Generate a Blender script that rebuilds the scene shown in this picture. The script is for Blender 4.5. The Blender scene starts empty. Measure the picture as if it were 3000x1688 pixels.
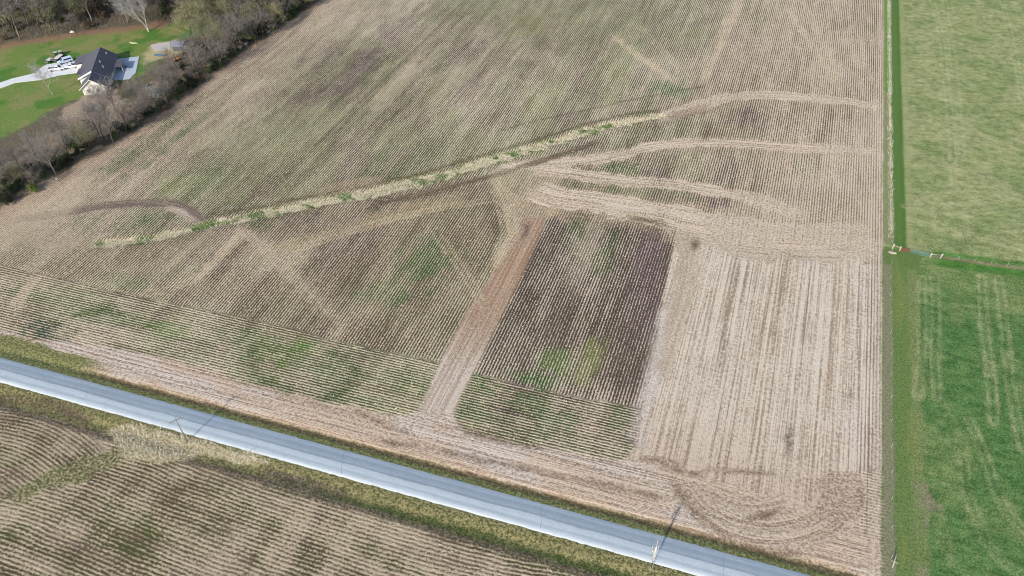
import bpy, math, random
import numpy as np
from mathutils import Vector, Matrix

# ------------------------------------------------------------------ camera, sky, sun, exposure
SC = bpy.context.scene
COL = SC.collection
F = 2250.0; H = 142.0
P = math.atan(2144 / F)
TH = math.atan(1092 / (F / math.cos(P)))
hd = np.array([-math.sin(TH), math.cos(TH), 0.0]); rt = np.array([math.cos(TH), math.sin(TH), 0.0]); upv = np.array([0, 0, 1.0])
fw = hd * math.cos(P) - upv * math.sin(P); cu = hd * math.sin(P) + upv * math.cos(P)

def g(x, y, z=0.0):
    """point of the level z that the photograph shows at pixel x, y (3000 px wide)"""
    d = fw * F + rt * (x - 1500) - cu * (y - 844)
    t = (z - H) / d[2]
    return float(d[0] * t), float(d[1] * t)

def S(pts):   # survey points read from a 2576 px wide copy -> metres
    return [g(a * 1.16460, b * 1.16460) for a, b in pts]

def Q(pts):
    return [g(a, b) for a, b in pts]

cam = bpy.data.objects.new('camera', bpy.data.cameras.new('camera'))
COL.objects.link(cam)
m = Matrix(((rt[0], cu[0], -fw[0], 0), (rt[1], cu[1], -fw[1], 0), (rt[2], cu[2], -fw[2], H), (0, 0, 0, 1)))
cam.matrix_world = m
cam.data.sensor_width = 36.0
cam.data.lens = F / 3000 * 36
cam.data.clip_end = 9000; cam.data.clip_start = 1
SC.camera = cam

SUN_EL = math.radians(29.5); SUN_AZ = math.radians(190.5)      # azimuth measured from +Y towards +X
w = bpy.data.worlds.new("World"); SC.world = w; w.use_nodes = True
nt = w.node_tree
sky = nt.nodes.new('ShaderNodeTexSky'); sky.sky_type = 'NISHITA'; sky.sun_disc = False
sky.sun_elevation = SUN_EL; sky.sun_rotation = SUN_AZ
bg = nt.nodes['Background']; bg.inputs['Strength'].default_value = 0.15
nt.links.new(sky.outputs[0], bg.inputs['Color'])
sl = bpy.data.lights.new('sun', 'SUN'); sl.energy = 3.4; sl.angle = math.radians(0.6); sl.color = (1.0, 0.96, 0.9)
so = bpy.data.objects.new('sun', sl); COL.objects.link(so)
sd = Vector((math.sin(SUN_AZ) * math.cos(SUN_EL), math.cos(SUN_AZ) * math.cos(SUN_EL), math.sin(SUN_EL)))
so.rotation_euler = sd.to_track_quat('Z', 'Y').to_euler()
SC.view_settings.view_transform = 'Standard'; SC.view_settings.look = 'None'
SC.view_settings.gamma = 1.0; SC.view_settings.exposure = 0.53
SC.cycles.pixel_filter_type = 'BLACKMAN_HARRIS'; SC.cycles.filter_width = 1.0
K = 0.80      # albedo that renders as display white, roughly

# ------------------------------------------------------------------ helpers
R = np.random.RandomState(7)
random.seed(7)

def lin(c):
    c = np.array(c, float) / 255.0
    return np.where(c <= 0.04045, c / 12.92, ((c + 0.055) / 1.055) ** 2.4) * K

def L4(c):
    v = lin(c); return (float(v[0]), float(v[1]), float(v[2]), 1.0)

def mat(name, col, rough=0.8, metal=0.0, var=0.12, scale=3.0, spec=0.3):
    m = bpy.data.materials.new(name); m.use_nodes = True
    n = m.node_tree; b = n.nodes['Principled BSDF']
    b.inputs['Roughness'].default_value = rough; b.inputs['Metallic'].default_value = metal
    b.inputs['Specular IOR Level'].default_value = spec
    tc = n.nodes.new('ShaderNodeTexCoord'); no = n.nodes.new('ShaderNodeTexNoise'); no.inputs['Scale'].default_value = scale
    no.inputs['Detail'].default_value = 4
    mx = n.nodes.new('ShaderNodeMix'); mx.data_type = 'RGBA'
    c = L4(col)
    mx.inputs['A'].default_value = tuple(v * (1 - var) for v in c[:3]) + (1,)
    mx.inputs['B'].default_value = tuple(min(1, v * (1 + var)) for v in c[:3]) + (1,)
    n.links.new(tc.outputs['Object'], no.inputs['Vector'])
    n.links.new(no.outputs['Fac'], mx.inputs['Factor']); n.links.new(mx.outputs['Result'], b.inputs['Base Color'])
    return m

def tag(o, label=None, cat=None, group=None, kind=None):
    if label: o['label'] = label
    if cat: o['category'] = cat
    if group: o['group'] = group
    if kind: o['kind'] = kind
    return o

def empty(name, loc, rz=0.0, label=None, cat=None, group=None):
    o = bpy.data.objects.new(name, None); COL.objects.link(o)
    o.location = loc; o.rotation_euler = (0, 0, rz); o.empty_display_size = 0.3
    return tag(o, label, cat, group)

def link(o):
    COL.objects.link(o); return o

def copy_tree(o, parent=None):
    c = link(o.copy())
    if parent: c.parent = parent
    for ch in o.children:
        copy_tree(ch, c)
    return c

class MB:
    """collects shapes that become one mesh"""
    def __init__(s): s.v = []; s.f = []
    def add(s, vs, fs):
        o = len(s.v); s.v += [tuple(map(float, v)) for v in vs]; s.f += [tuple(i + o for i in f) for f in fs]; return s
    def box(s, x0, x1, y0, y1, z0, z1):
        return s.add([(x0, y0, z0), (x1, y0, z0), (x1, y1, z0), (x0, y1, z0), (x0, y0, z1), (x1, y0, z1), (x1, y1, z1), (x0, y1, z1)],
                     [(3, 2, 1, 0), (4, 5, 6, 7), (0, 1, 5, 4), (1, 2, 6, 5), (2, 3, 7, 6), (3, 0, 4, 7)])
    def tube(s, pts, rs, n=6, cap=True):
        pts = [np.array(p, float) for p in pts]; o = len(s.v)
        for i, p in enumerate(pts):
            d = pts[min(i + 1, len(pts) - 1)] - pts[max(i - 1, 0)]; d /= (np.linalg.norm(d) + 1e-9)
            a = np.cross(d, (0, 0, 1)); 
            if np.linalg.norm(a) < 1e-3: a = np.cross(d, (1, 0, 0))
            a /= np.linalg.norm(a); b = np.cross(d, a)
            r = rs[i] if hasattr(rs, '__len__') else rs
            for k in range(n):
                t = 2 * math.pi * k / n
                s.v.append(tuple(p + r * (math.cos(t) * a + math.sin(t) * b)))
        for i in range(len(pts) - 1):
            for k in range(n):
                k2 = (k + 1) % n
                s.f.append((o + i * n + k, o + i * n + k2, o + (i + 1) * n + k2, o + (i + 1) * n + k))
        if cap and n > 2:
            s.f.append(tuple(o + k for k in range(n))[::-1]); e = o + (len(pts) - 1) * n
            s.f.append(tuple(e + k for k in range(n)))
        return s
    def prism(s, prof, y0, y1):
        """profile in x,z extruded along y"""
        n = len(prof)
        vs = [(x, y0, z) for x, z in prof] + [(x, y1, z) for x, z in prof]
        fs = [tuple(range(n)), tuple(range(2 * n - 1, n - 1, -1))]
        for i in range(n):
            j = (i + 1) % n; fs.append((j, i, n + i, n + j))
        return s.add(vs, fs)
    def mesh(s, name):
        me = bpy.data.meshes.new(name); me.from_pydata(s.v, [], s.f); me.update(); return me
    def build(s, name, m, parent=None, smooth=False, bevel=0):
        me = s.mesh(name); me.materials.append(m)
        if smooth: me.shade_smooth()
        o = link(bpy.data.objects.new(name, me))
        if parent: o.parent = parent
        if bevel:
            b = o.modifiers.new('bevel', 'BEVEL'); b.width = bevel; b.segments = 2; b.limit_method = 'ANGLE'
        return o

def quads_mesh(name, V, m, nper=4):
    """V: (n, nper, 3) array of loose faces -> mesh"""
    n = V.shape[0]
    me = bpy.data.meshes.new(name)
    me.vertices.add(n * nper); me.vertices.foreach_set('co', V.reshape(-1).astype(np.float32))
    me.loops.add(n * nper); me.loops.foreach_set('vertex_index', np.arange(n * nper, dtype=np.int32))
    me.polygons.add(n); me.polygons.foreach_set('loop_start', np.arange(0, n * nper, nper, dtype=np.int32))
    me.update(calc_edges=True); me.materials.append(m)
    return me

# ------------------------------------------------------------------ value noise and distance fields
def vnoise(x, y, seed):
    rs = np.random.RandomState(seed); T = rs.rand(256, 256)
    xi = np.floor(x).astype(int); yi = np.floor(y).astype(int)
    fx = x - xi; fy = y - yi; fx = fx * fx * (3 - 2 * fx); fy = fy * fy * (3 - 2 * fy)
    a = T[xi & 255, yi & 255]; b = T[(xi + 1) & 255, yi & 255]; c = T[xi & 255, (yi + 1) & 255]; d = T[(xi + 1) & 255, (yi + 1) & 255]
    return (a * (1 - fx) + b * fx) * (1 - fy) + (c * (1 - fx) + d * fx) * fy

def fbm(x, y, seed, o=3):
    s = 0; a = 1; t = 0
    for i in range(o):
        s = s + a * vnoise(x * 2 ** i + 17.3 * i, y * 2 ** i + 5.1 * i, seed + i); t += a; a *= 0.55
    return s / t

def sst(a, b, x):
    t = np.clip((x - a) / (b - a), 0, 1); return t * t * (3 - 2 * t)

def pdist(X, Y, pts):
    """distance to a polyline, signed side, length along, normalised length"""
    best = np.full(X.shape, 1e9); al = np.zeros(X.shape); sg = np.zeros(X.shape); acc = 0
    for (ax, ay), (bx, by) in zip(pts[:-1], pts[1:]):
        dx, dy = bx - ax, by - ay; Ls = math.hypot(dx, dy)
        t = np.clip(((X - ax) * dx + (Y - ay) * dy) / (Ls * Ls), 0, 1)
        ex = X - ax - t * dx; ey = Y - ay - t * dy; d = np.hypot(ex, ey)
        m = d < best; best = np.where(m, d, best); al = np.where(m, acc + t * Ls, al)
        sg = np.where(m, np.sign(ex * dy - ey * dx), sg); acc += Ls
    return best, sg, al, al / acc

def smooth(pts, k=2):
    for _ in range(k):
        q = [pts[0]]
        for a, b in zip(pts[:-1], pts[1:]):
            q += [(a[0] * .75 + b[0] * .25, a[1] * .75 + b[1] * .25), (a[0] * .25 + b[0] * .75, a[1] * .25 + b[1] * .75)]
        pts = q + [pts[-1]]
    return pts

def inside(X, Y, poly):
    r = np.zeros(X.shape, bool); n = len(poly)
    for i in range(n):
        x0, y0 = poly[i]; x1, y1 = poly[(i + 1) % n]
        if y0 == y1: continue
        c = ((y0 > Y) != (y1 > Y)) & (X < (x1 - x0) * (Y - y0) / (y1 - y0) + x0)
        r ^= c
    return r

def pmask(X, Y, poly, soft=1.0, rag=0.0, seed=50):
    """soft-edged polygon mask"""
    d = pdist(X, Y, poly + [poly[0]])[0]
    s = np.where(inside(X, Y, poly), d, -d)
    if rag: s = s + (fbm(X / 3.0, Y / 3.0, seed) - 0.5) * 2 * rag
    return sst(-soft, soft, s)

# ------------------------------------------------------------------ the ground sheet
def axis(a, b, st, far):
    f = np.arange(a, b + st / 2, st); o = [3, 8, 18, 40, 90, 200, 450, 1000, 2000, 3500]
    return np.concatenate([[a - v for v in o[::-1]], f, [f[-1] + v for v in o]])
xs = axis(-345, 118, 0.55, 0); ys = axis(22, 405, 0.55, 0)
X, Y = np.meshgrid(xs, ys, indexing='ij')
road_v = Y - (79.45 + 0.0428 * X)                 # metres north of the road centreline
road_u = X
EDGE = S([(0, 520), (150, 437), (200, 404), (260, 371), (330, 335), (430, 270), (520, 200), (600, 140), (700, 70), (805, 0)]) + [(-192, 420), (-192, 4000)]
EDGE = [(-210, 40)] + EDGE

rows_n = Y > 0
A = np.zeros(X.shape + (3,)); B = np.zeros(X.shape + (3,))
cover = np.full(X.shape, 0.45); ramp = np.ones(X.shape); streak = np.zeros(X.shape); tufts = np.zeros(X.shape)
ru = X.copy(); rv = Y.copy(); tu = X.copy(); tv = Y.copy(); tw = np.zeros(X.shape)

SOIL = lin((88, 80, 60)); STRAW = lin((198, 184, 158)); PURP = lin((96, 78, 78)); GRN = lin((82, 92, 56)); OLV = lin((118, 122, 66))
TANS = lin((205, 186, 164)); BARE = lin((186, 166, 146)); REDB = lin((158, 126, 102)); PALE = lin((214, 204, 194)); DKB = lin((92, 78, 66))
def mixc(T, c, k): T[...] = T * (1 - k[..., None]) + np.asarray(c) * k[..., None]

A[...] = SOIL; B[...] = STRAW
nG = fbm(X / 1.3, Y / 1.3, 47)
# wide drifts along the rows
n1 = fbm(X / 9, Y / 60, 1); n2 = fbm(X / 5, Y / 30, 11); n3 = fbm(X / 14, Y / 22, 21); n4 = fbm(X / 3.0, Y / 26, 31); n5 = fbm(X / 30, Y / 45, 41)
nW = fbm(X / 4, Y / 4, 45)
mixc(A, PURP, sst(0.58, 0.75, n1) * 0.55); mixc(A, GRN, sst(0.44, 0.66, n2) * 0.75); mixc(A, lin((124, 108, 86)), sst(0.5, 0.7, n3) * 0.6)
mixc(B, lin((208, 192, 168)), sst(0.45, 0.7, n5)); mixc(B, lin((194, 192, 152)), sst(0.45, 0.7, n3) * 0.8)
cover += (n4 - 0.5) * 0.5 + (n5 - 0.5) * 0.6 + (nW - .5) * 0.22
# broad tendency: olive in the far left field, pinker near the fence and the tree line
east = sst(-40, 20, X); west = sst(-150, -192, X)
mixc(B, lin((212, 190, 168)), np.clip(east + west, 0, 1) * 0.8)
mixc(A, lin((120, 98, 82)), np.clip(east * .7 + west, 0, 1) * 0.65)
MIDF = S([(0, 640), (215, 617), (520, 566), (930, 487), (1130, 440), (1300, 480), (1330, 545), (1095, 912), (620, 800), (0, 665)])
mid_ = pmask(X, Y, MIDF, 3, 3, 55); mixc(A, lin((92, 76, 62)), mid_ * .6); mixc(B, lin((196, 176, 150)), mid_ * .6); cover -= .03 * mid_
DPT = S([(1380, 540), (1480, 540), (1703, 575), (1597, 1130), (1400, 1130), (1140, 1040)])
dp_ = pmask(X, Y, DPT, .8, .3, 56); mixc(A, lin((82, 68, 60)), dp_ * .85); mixc(B, lin((206, 188, 168)), dp_ * .7); cover -= dp_ * .07
cover += west * 0.18 + east * sst(165, 210, Y) * 0.2
far = sst(230, 330, Y); mixc(A, lin((112, 112, 84)), (1 - east) * far * 0.5)
cover += far * 0.03

def blob(s, ra, rb, col=None, k=0.8, dc=0.0, ang=0.0, low=None):
    """a patch where weeds, ash or chaff lie, named by its centre"""
    cx, cy = g(s[0] * 1.1646, s[1] * 1.1646)
    x0, x1 = np.searchsorted(xs, [cx - 2.2 * max(ra, rb), cx + 2.2 * max(ra, rb)]); y0, y1 = np.searchsorted(ys, [cy - 2.2 * max(ra, rb), cy + 2.2 * max(ra, rb)])
    x_ = X[x0:x1, y0:y1] - cx; y_ = Y[x0:x1, y0:y1] - cy
    c, s_ = math.cos(ang), math.sin(ang)
    a = (x_ * c + y_ * s_) / ra; b = (-x_ * s_ + y_ * c) / rb
    r = np.sqrt(a * a + b * b) + (fbm(X[x0:x1, y0:y1] / 2.2, Y[x0:x1, y0:y1] / 4, int(cx * 7 + cy) % 200 + 60) - 0.5) * 1.5
    k_ = k * (1 - sst(0.35, 1.15, r))
    if col is not None:
        T = A[x0:x1, y0:y1]; T[...] = T * (1 - k_[..., None]) + np.asarray(col) * k_[..., None]
    if low is not None:
        T = B[x0:x1, y0:y1]; T[...] = T * (1 - k_[..., None]) + np.asarray(low) * k_[..., None]
    cover[x0:x1, y0:y1] += dc * k_
GR2 = lin((62, 92, 44)); GR3 = lin((84, 116, 50))
for s, ra, rb, c, k, dc in [
    ((960, 110), 7, 40, PURP, .9, -.15), ((900, 180), 6, 30, PURP, .8, -.1), ((820, 130), 10, 26, PURP, .6, -.1), ((640, 60), 10, 30, GRN, .5, -.05),
    ((1180, 120), 8, 30, PURP, .6, -.12), ((1000, 215), 5, 30, lin((150, 130, 110)), .6, .2), ((1440, 250), 6, 24, PURP, .6, -.1), ((1480, 180), 7, 24, DKB, .5, -.1),
    ((1120, 220), 6, 22, OLV, .6, -.05), ((1550, 220), 5, 30, OLV, .6, .05), ((1690, 225), 8, 9, GR2, 1, -.2), ((1650, 215), 7, 5, GR2, .8, -.1),
    ((1900, 40), 8, 20, GR2, .7, -.12), ((2020, 100), 5, 40, DKB, .8, -.2), ((2190, 120), 4, 40, GR2, .5, -.1), ((1330, 60), 8, 26, OLV, .5, -.05),
    ((350, 370), 5, 40, GR2, .8, -.2), ((450, 340), 3, 36, GR2, .8, -.15), ((420, 480), 6, 8, OLV, .7, 0), ((500, 460), 12, 12, GR2, .5, -.1),
    ((330, 545), 16, 9, GR2, .6, -.12), ((200, 560), 8, 5, GR2, .6, -.1), ((60, 640), 14, 5, GRN, .7, -.1), ((330, 715), 10, 3, GR2, .7, -.1), ((640, 540), 12, 8, GRN, .6, -.1),
    ((1070, 660), 9, 12, GR2, .8, -.12), ((960, 740), 8, 6, GR2, .8, -.15), ((690, 640), 14, 10, lin((128, 108, 92)), .7, .2), ((640, 780), 10, 8, DKB, .6, -.15),
    ((800, 700), 9, 14, DKB, .5, -.12), ((860, 590), 12, 12, PURP, .5, -.1), ((740, 560), 8, 12, PURP, .5, -.1), ((800, 820), 10, 5, DKB, .7, -.12), ((950, 840), 12, 5, DKB, .5, -.1),
    ((1450, 570), 4, 10, GR2, .5, -.08), ((1520, 640), 4, 12, GR2, .45, -.08), ((1640, 640), 5, 20, PURP, 1, -.2), ((1620, 800), 6, 25, PURP, .9, -.2), ((1560, 900), 9, 14, DKB, .8, -.15),
    ((1400, 850), 8, 12, DKB, .7, -.1), ((1400, 910), 6, 5, GR3, .7, -.06), ((1360, 960), 8, 3, GR2, 1, -.15), ((1490, 900), 3, 10, OLV, .8, -.05), ((1480, 620), 4, 22, lin((150, 140, 116)), .5, .1),
    ((1880, 290), 10, 9, PURP, .9, -.12), ((1970, 320), 5, 9, PURP, .6, -.12), ((1760, 330), 6, 10, DKB, .6, -.12), ((2140, 300), 3, 9, PURP, .9, -.2), ((1640, 440), 6, 7, PURP, .7, -.15), ((1560, 420), 8, 6, GR2, .6, -.1),
    ((2030, 420), 7, 8, GR2, .6, -.1), ((1830, 430), 4, 9, PURP, .7, -.1), ((1520, 475), 14, 5, GR2, .8, -.18), ((1700, 480), 8, 4, GR2, .7, -.1), ((1800, 500), 5, 6, PURP, 1, -.2), ((1900, 510), 5, 4, DKB, .7, -.1),
    ((60, 740), 8, 4, GR2, .8, -.1), ((200, 770), 12, 4, GR2, .8, -.12), ((120, 830), 9, 4, lin((58, 76, 60)), 1, -.25), ((300, 800), 12, 4, GR2, .8, -.12), ((420, 830), 9, 3, GR3, .8, -.1),
    ((640, 870), 9, 5, GR2, .9, -.12), ((750, 885), 9, 5, GR3, 1, -.15), ((820, 930), 10, 4, GR2, .8, -.12), ((1040, 960), 6, 5, GR2, 1, -.15), ((900, 1000), 10, 3, GR2, .6, -.1), ((690, 980), 8, 3, GR2, .8, -.1),
    ((210, 850), 9, 3, lin((130, 108, 92)), .8, .25), ((330, 850), 8, 3, lin((132, 110, 94)), .6, .2), ((1200, 970), 6, 4, GR2, 1, -.15), ((1180, 1030), 6, 4, GR2, .9, -.15), ((1340, 1010), 8, 4, GR2, .8, -.12), ((1400, 1060), 9, 4, GR2, .8, -.12),
    ((1370, 1095), 2, 1.2, GR3, 1, -.3), ((1560, 1060), 3, 5, GR2, .8, -.1), ((1500, 1100), 8, 3, lin((130, 108, 92)), .6, .1),
    ((500, 1330), 12, 4, GRN, .7, -.1), ((300, 1320), 9, 4, GRN, .6, -.1), ((700, 1400), 14, 4, GR2, .6, -.12), ((560, 1390), 6, 8, STRAW, .3, .2), ((950, 1300), 12, 3, lin((120, 104, 92)), .6, .12), ((1180, 1420), 12, 3, lin((120, 104, 92)), .5, .1),
]:
    blob(s, ra, rb, c, k, dc)

# headland rows along the road (north side)
HN = S([(-400, 560), (0, 665), (320, 740), (620, 800), (850, 858), (1095, 912), (1210, 945), (1450, 1000), (1600, 1025)]) + [(20, 113)]
hy = np.interp(X, [p[0] for p in HN], [p[1] for p in HN])
head = (Y < hy + (nW - .5) * 1.2) & (Y > 70)
ru = np.where(head, road_v, ru); rv = np.where(head, X, rv)
hm = head.astype(float)
nh = fbm(X / 26, Y / 4, 71); nh2 = fbm(X / 12, Y / 3, 75)
mixc(A, GRN, hm * sst(0.48, 0.66, nh) * 0.7); mixc(B, lin((204, 184, 156)), hm * 0.4); cover += hm * ((nh2 - .5) * .35 - .03)
# south field: rows follow the road, bending round the knoll on the left
south = road_v < -4
KN = smooth(S([(-200, 1015), (0, 1003), (60, 1006), (150, 1026), (215, 1058), (280, 1105), (340, 1170), (400, 1240)]))
kd, ks, ka, _ = pdist(X, Y, KN)
GUL2 = S([(0, 1275), (70, 1235), (160, 1190), (270, 1165), (330, 1110)])
gd2, gs2, ga2, gn2 = pdist(X, Y, GUL2)
knoll = south & inside(X, Y, [(-260, 66)] + KN[:-14] + S([(270, 1150), (230, 1170), (120, 1210), (40, 1250)]) + [(-240, 20)])
bend = 1.5 * np.sin(X / 23 + 0.6) + 0.25 * np.sin(X / 9 + 2) + (fbm(X / 8, Y / 6, 83) - .5) * .8
ru = np.where(south, -road_v + bend, ru); rv = np.where(south, X, rv)
ru = np.where(knoll, kd, ru); rv = np.where(knoll, ka, rv)
sm = south.astype(float)
mixc(A, lin((88, 76, 56)), sm * 0.7); mixc(B, lin((190, 170, 142)), sm * 0.85); ramp *= 1 - .38 * sm; cover += sm * ((nh2 - .5) * .6 + .0)
mixc(B, lin((176, 160, 132)), knoll * 0.8); cover -= knoll * 0.06
ns = fbm(X / 20, Y / 5, 81); mixc(A, lin((76, 84, 44)), sm * sst(.5, .7, ns) * .7)
mixc(A, lin((120, 102, 90)), sm * sst(.5, .62, fbm(X / 16, Y / 5, 85)) * .6)
wide = sm * 1.0      # the south rows stand farther apart

# ---- bare and driven ground
def band(pts, wd, cA, cB, k=1.0, soft=0.8, cov=0.62, st=0.5, rag=0.8, rows=0.0, taper=0.0, seed=90, fade=True):
    if len(pts) > 2: pts = smooth(pts)
    m_ = 0 * X; px = [p[0] for p in pts]; py = [p[1] for p in pts]; mg_ = wd + 6
    i0, i1 = np.searchsorted(xs, [min(px) - mg_, max(px) + mg_]); j0, j1 = np.searchsorted(ys, [min(py) - mg_, max(py) + mg_])
    sub = (slice(i0, i1), slice(j0, j1))
    d = np.full(X.shape, 1e3); sg = np.zeros(X.shape); al = np.zeros(X.shape); nn = np.zeros(X.shape)
    d[sub], sg[sub], al[sub], nn[sub] = pdist(X[sub], Y[sub], pts)
    wloc = wd / 2 * (1 - taper * (np.abs(nn - 0.5) * 2) ** 3)
    e = wloc - d + (fbm(X / 1.6, Y / 1.6, seed) - .5) * 2 * rag + (fbm(X / 6, Y / 6, seed + 9) - .5) * wd * .5
    endf = sst(0, 5, al) * sst(0, 5, al / np.maximum(nn, 1e-3) - al) if fade else 1.0
    brk = .62 + .38 * sst(.3, .55, fbm(sg * d / .5 + 40, al / 7, seed + 17, 2))
    k_ = k * sst(-soft, soft, e) * brk * endf
    mixc(A, cA, k_); mixc(B, cB, k_)
    global cover, ramp, streak, tu, tv
    cover = cover * (1 - k_) + cov * k_; ramp = ramp * (1 - k_ * (1 - rows)); streak = np.maximum(streak * (1 - k_), st * k_)
    q = k_ > 0.25
    tu = np.where(q, sg * d, tu); tv = np.where(q, al, tv)
    return k_

def region(poly, cA, cB, k=1.0, soft=0.8, cov=0.62, st=0.5, rag=0.8, rows=0.0, flow=None, seed=95):
    k_ = k * pmask(X, Y, poly, soft, rag, seed)
    mixc(A, cA, k_); mixc(B, cB, k_)
    global cover, ramp, streak, tu, tv
    cover = cover * (1 - k_) + cov * k_; ramp = ramp * (1 - k_ * (1 - rows)); streak = np.maximum(streak * (1 - k_), st * k_)
    if flow is not None:
        q = k_ > 0.25; tu = np.where(q, flow[0], tu); tv = np.where(q, flow[1], tv)
    return k_

FY = (X, Y); FR = (road_v, X)
# worked ground on the right, streaked along the fence direction
DISK = S([(1703, 572), (1790, 585), (1900, 598), (2050, 600), (2120, 600), (2225, 600)]) + [(44.2, 80)] + S([(1900, 1430), (1500, 1330), (1500, 1200), (1560, 1165), (1597, 1130), (1610, 1060), (1650, 850)])
region(DISK, lin((166, 144, 122)), lin((222, 206, 186)), cov=.64, st=1.15, flow=FY, rag=.4)
nd = fbm(X / 1.6, Y / 160, 101); nd2 = fbm(X / 5, Y / 140, 105); dk = pmask(X, Y, DISK, .8)
lowd = sst(125, 95, Y)
mixc(B, lin((220, 206, 192)), dk * sst(.4, .7, nd2) * .6 * (1 - lowd)); mixc(A, lin((140, 120, 98)), dk * sst(.5, .7, nd) * .6); mixc(B, lin((204, 182, 160)), dk * lowd * .8); mixc(A, lin((150, 126, 106)), dk * lowd * .8)
cover += dk * (1 - lowd) * ((nd2 - .5) * .25 - .03) + dk * (nW - .5) * .25
edge_r = dk * sst(38.5, 40.5, X); ramp = np.maximum(ramp, edge_r * .5); mixc(A, lin((140, 118, 100)), edge_r * .7)
# smooth wheeled lane on its left side
band(S([(1722, 580), (1735, 650), (1710, 760), (1680, 860), (1650, 960)]), 5.5, lin((170, 148, 126)), lin((200, 182, 160)), k=.85, cov=.5, st=.6, rag=.3)
band(S([(1668, 760), (1655, 850), (1632, 960), (1607, 1080), (1595, 1150)]), 4, lin((178, 164, 152)), lin((214, 205, 196)), k=.5, cov=.6, st=.6, rag=.8)
band(S([(1755, 588), (1750, 610), (1742, 640)]), 2.2, DKB, PURP, k=.9, cov=.3, st=.2, rag=.3, taper=.6)
# fan under the fourth arch
region(S([(1240, 425), (1330, 408), (1420, 440), (1400, 500), (1500, 515), (1400, 540), (1370, 560), (1320, 560), (1290, 620), (1250, 690), (1235, 640), (1275, 560), (1250, 500)]), lin((150, 134, 108)), lin((204, 188, 156)), k=.6, cov=.6, st=.5, rag=1.2, rows=.6, flow=None)
band(S([(1250, 415), (1235, 450), (1290, 500), (1330, 530)]), 4, lin((160, 140, 112)), lin((202, 184, 152)), k=.6, rows=.4, st=.6)
band(S([(1256, 500), (1300, 560), (1280, 625), (1245, 690)]), 3.5, lin((170, 150, 124)), lin((206, 188, 158)), k=.6, rows=.4, st=.6)
band(S([(1180, 500), (1090, 512), (1000, 535), (900, 570), (820, 600), (740, 615), (650, 650)]), 6, lin((140, 122, 94)), lin((196, 176, 138)), k=.6, cov=.55, st=.5, rows=.5, rag=1.5)
# the broad red-brown lane
LANE = S([(1325, 545), (1375, 545), (1368, 565), (1340, 630), (1300, 720), (1243, 830), (1200, 920), (1160, 990), (1138, 1045), (1048, 1045), (1075, 990), (1110, 905), (1165, 800), (1235, 700), (1290, 610)])
lf = ((X + 55), Y)
region(LANE, lin((146, 122, 100)), lin((200, 178, 154)), cov=.5, st=1.25, rag=.5, flow=lf)
lk = pmask(X, Y, LANE, .8); mixc(A, REDB, lk * sst(110, 135, Y) * sst(-62, -56, X)); mixc(B, lin((184, 156, 132)), lk * sst(110, 135, Y) * sst(-64, -57, X) * .7)
mixc(B, lin((214, 196, 180)), lk * sst(130, 105, Y)); mixc(A, lin((182, 162, 144)), lk * sst(125, 100, Y))
band(S([(1335, 548), (1325, 580), (1305, 610)]), 1.6, PURP, lin((120, 108, 100)), k=.9, cov=.3, st=.2, rag=.3, taper=.5)
band(S([(1375, 548), (1400, 520), (1460, 512), (1540, 530)]), 2.6, lin((182, 150, 118)), lin((208, 182, 150)), k=.8, st=.7, rag=.3)
# arches
TA = lin((150, 126, 104)); TB = lin((224, 204, 180))
band(S([(1300, 470), (1400, 500), (1560, 522), (1720, 556), (1900, 590), (2215, 600)]), 20, lin((138, 116, 94)), lin((204, 182, 154)), k=.6, cov=.55, st=.6, rag=3, rows=.6, soft=3)
for off_ in ([(1250, 405), (1450, 408), (1640, 370), (1850, 364), (2215, 384)], [(1330, 425), (1600, 457), (1860, 492), (2040, 555)], [(1700, 282), (1860, 243), (2060, 248), (2222, 280)]):
    band(S(off_), 9, lin((130, 110, 90)), lin((202, 180, 152)), k=.5, cov=.55, st=.2, rag=2, rows=.7, soft=2)
band(S([(1330, 470), (1400, 497), (1480, 506), (1560, 518), (1640, 533), (1720, 552), (1800, 570), (1900, 585), (2010, 590), (2110, 588), (2215, 600)]), 11.5, TA, TB, st=1.1, cov=.62, rag=1.6)
band(S([(1500, 515), (1600, 525), (1700, 538), (1790, 556), (1880, 575)]), 1.8, lin((186, 170, 152)), lin((220, 206, 188)), k=.6, st=.7, cov=.7, rag=.7)
band(S([(1560, 545), (1640, 556), (1700, 570)]), 2, DKB, lin((170, 150, 120)), k=.8, st=.6, cov=.35, rag=.7)
band(S([(1330, 425), (1430, 436), (1500, 446), (1600, 457), (1700, 464), (1780, 478), (1860, 492), (1930, 512), (1990, 535), (2040, 555)]), 6.2, TA, TB, st=1.1, cov=.62, rag=1.3)
band(S([(1240, 428), (1330, 415), (1450, 408), (1560, 388), (1640, 368), (1730, 359), (1850, 361), (1950, 369), (2060, 375), (2150, 379), (2215, 382)]), 5.4, TA, TB, st=1.1, cov=.64, rag=1.1)
band(S([(1640, 300), (1720, 278), (1790, 252), (1860, 240), (1960, 240), (2060, 248), (2150, 257), (2195, 268), (2222, 285)]), 5.6, TA, TB, st=1.1, cov=.64, rag=1.0)
band(S([(1660, 300), (1740, 284), (1800, 268)]), 5, lin((120, 100, 84)), lin((176, 154, 134)), k=.7, st=.5, cov=.45, rag=1)
region(S([(1780, 560), (1860, 500), (1960, 480), (2060, 400), (2100, 300), (2225, 240), (2225, 620), (1800, 610)]), lin((146, 124, 104)), lin((214, 196, 174)), k=.6, cov=.62, st=.4, rag=4, soft=4, rows=.6, flow=FY)
region(S([(1640, 300), (1700, 255), (1760, 205), (1850, 0), (2000, 0), (2225, 0), (2225, 240), (1900, 235)]), lin((124, 102, 84)), lin((212, 192, 170)), k=.45, cov=.58, st=.3, rag=5, soft=6, rows=.85, flow=FY)
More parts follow.
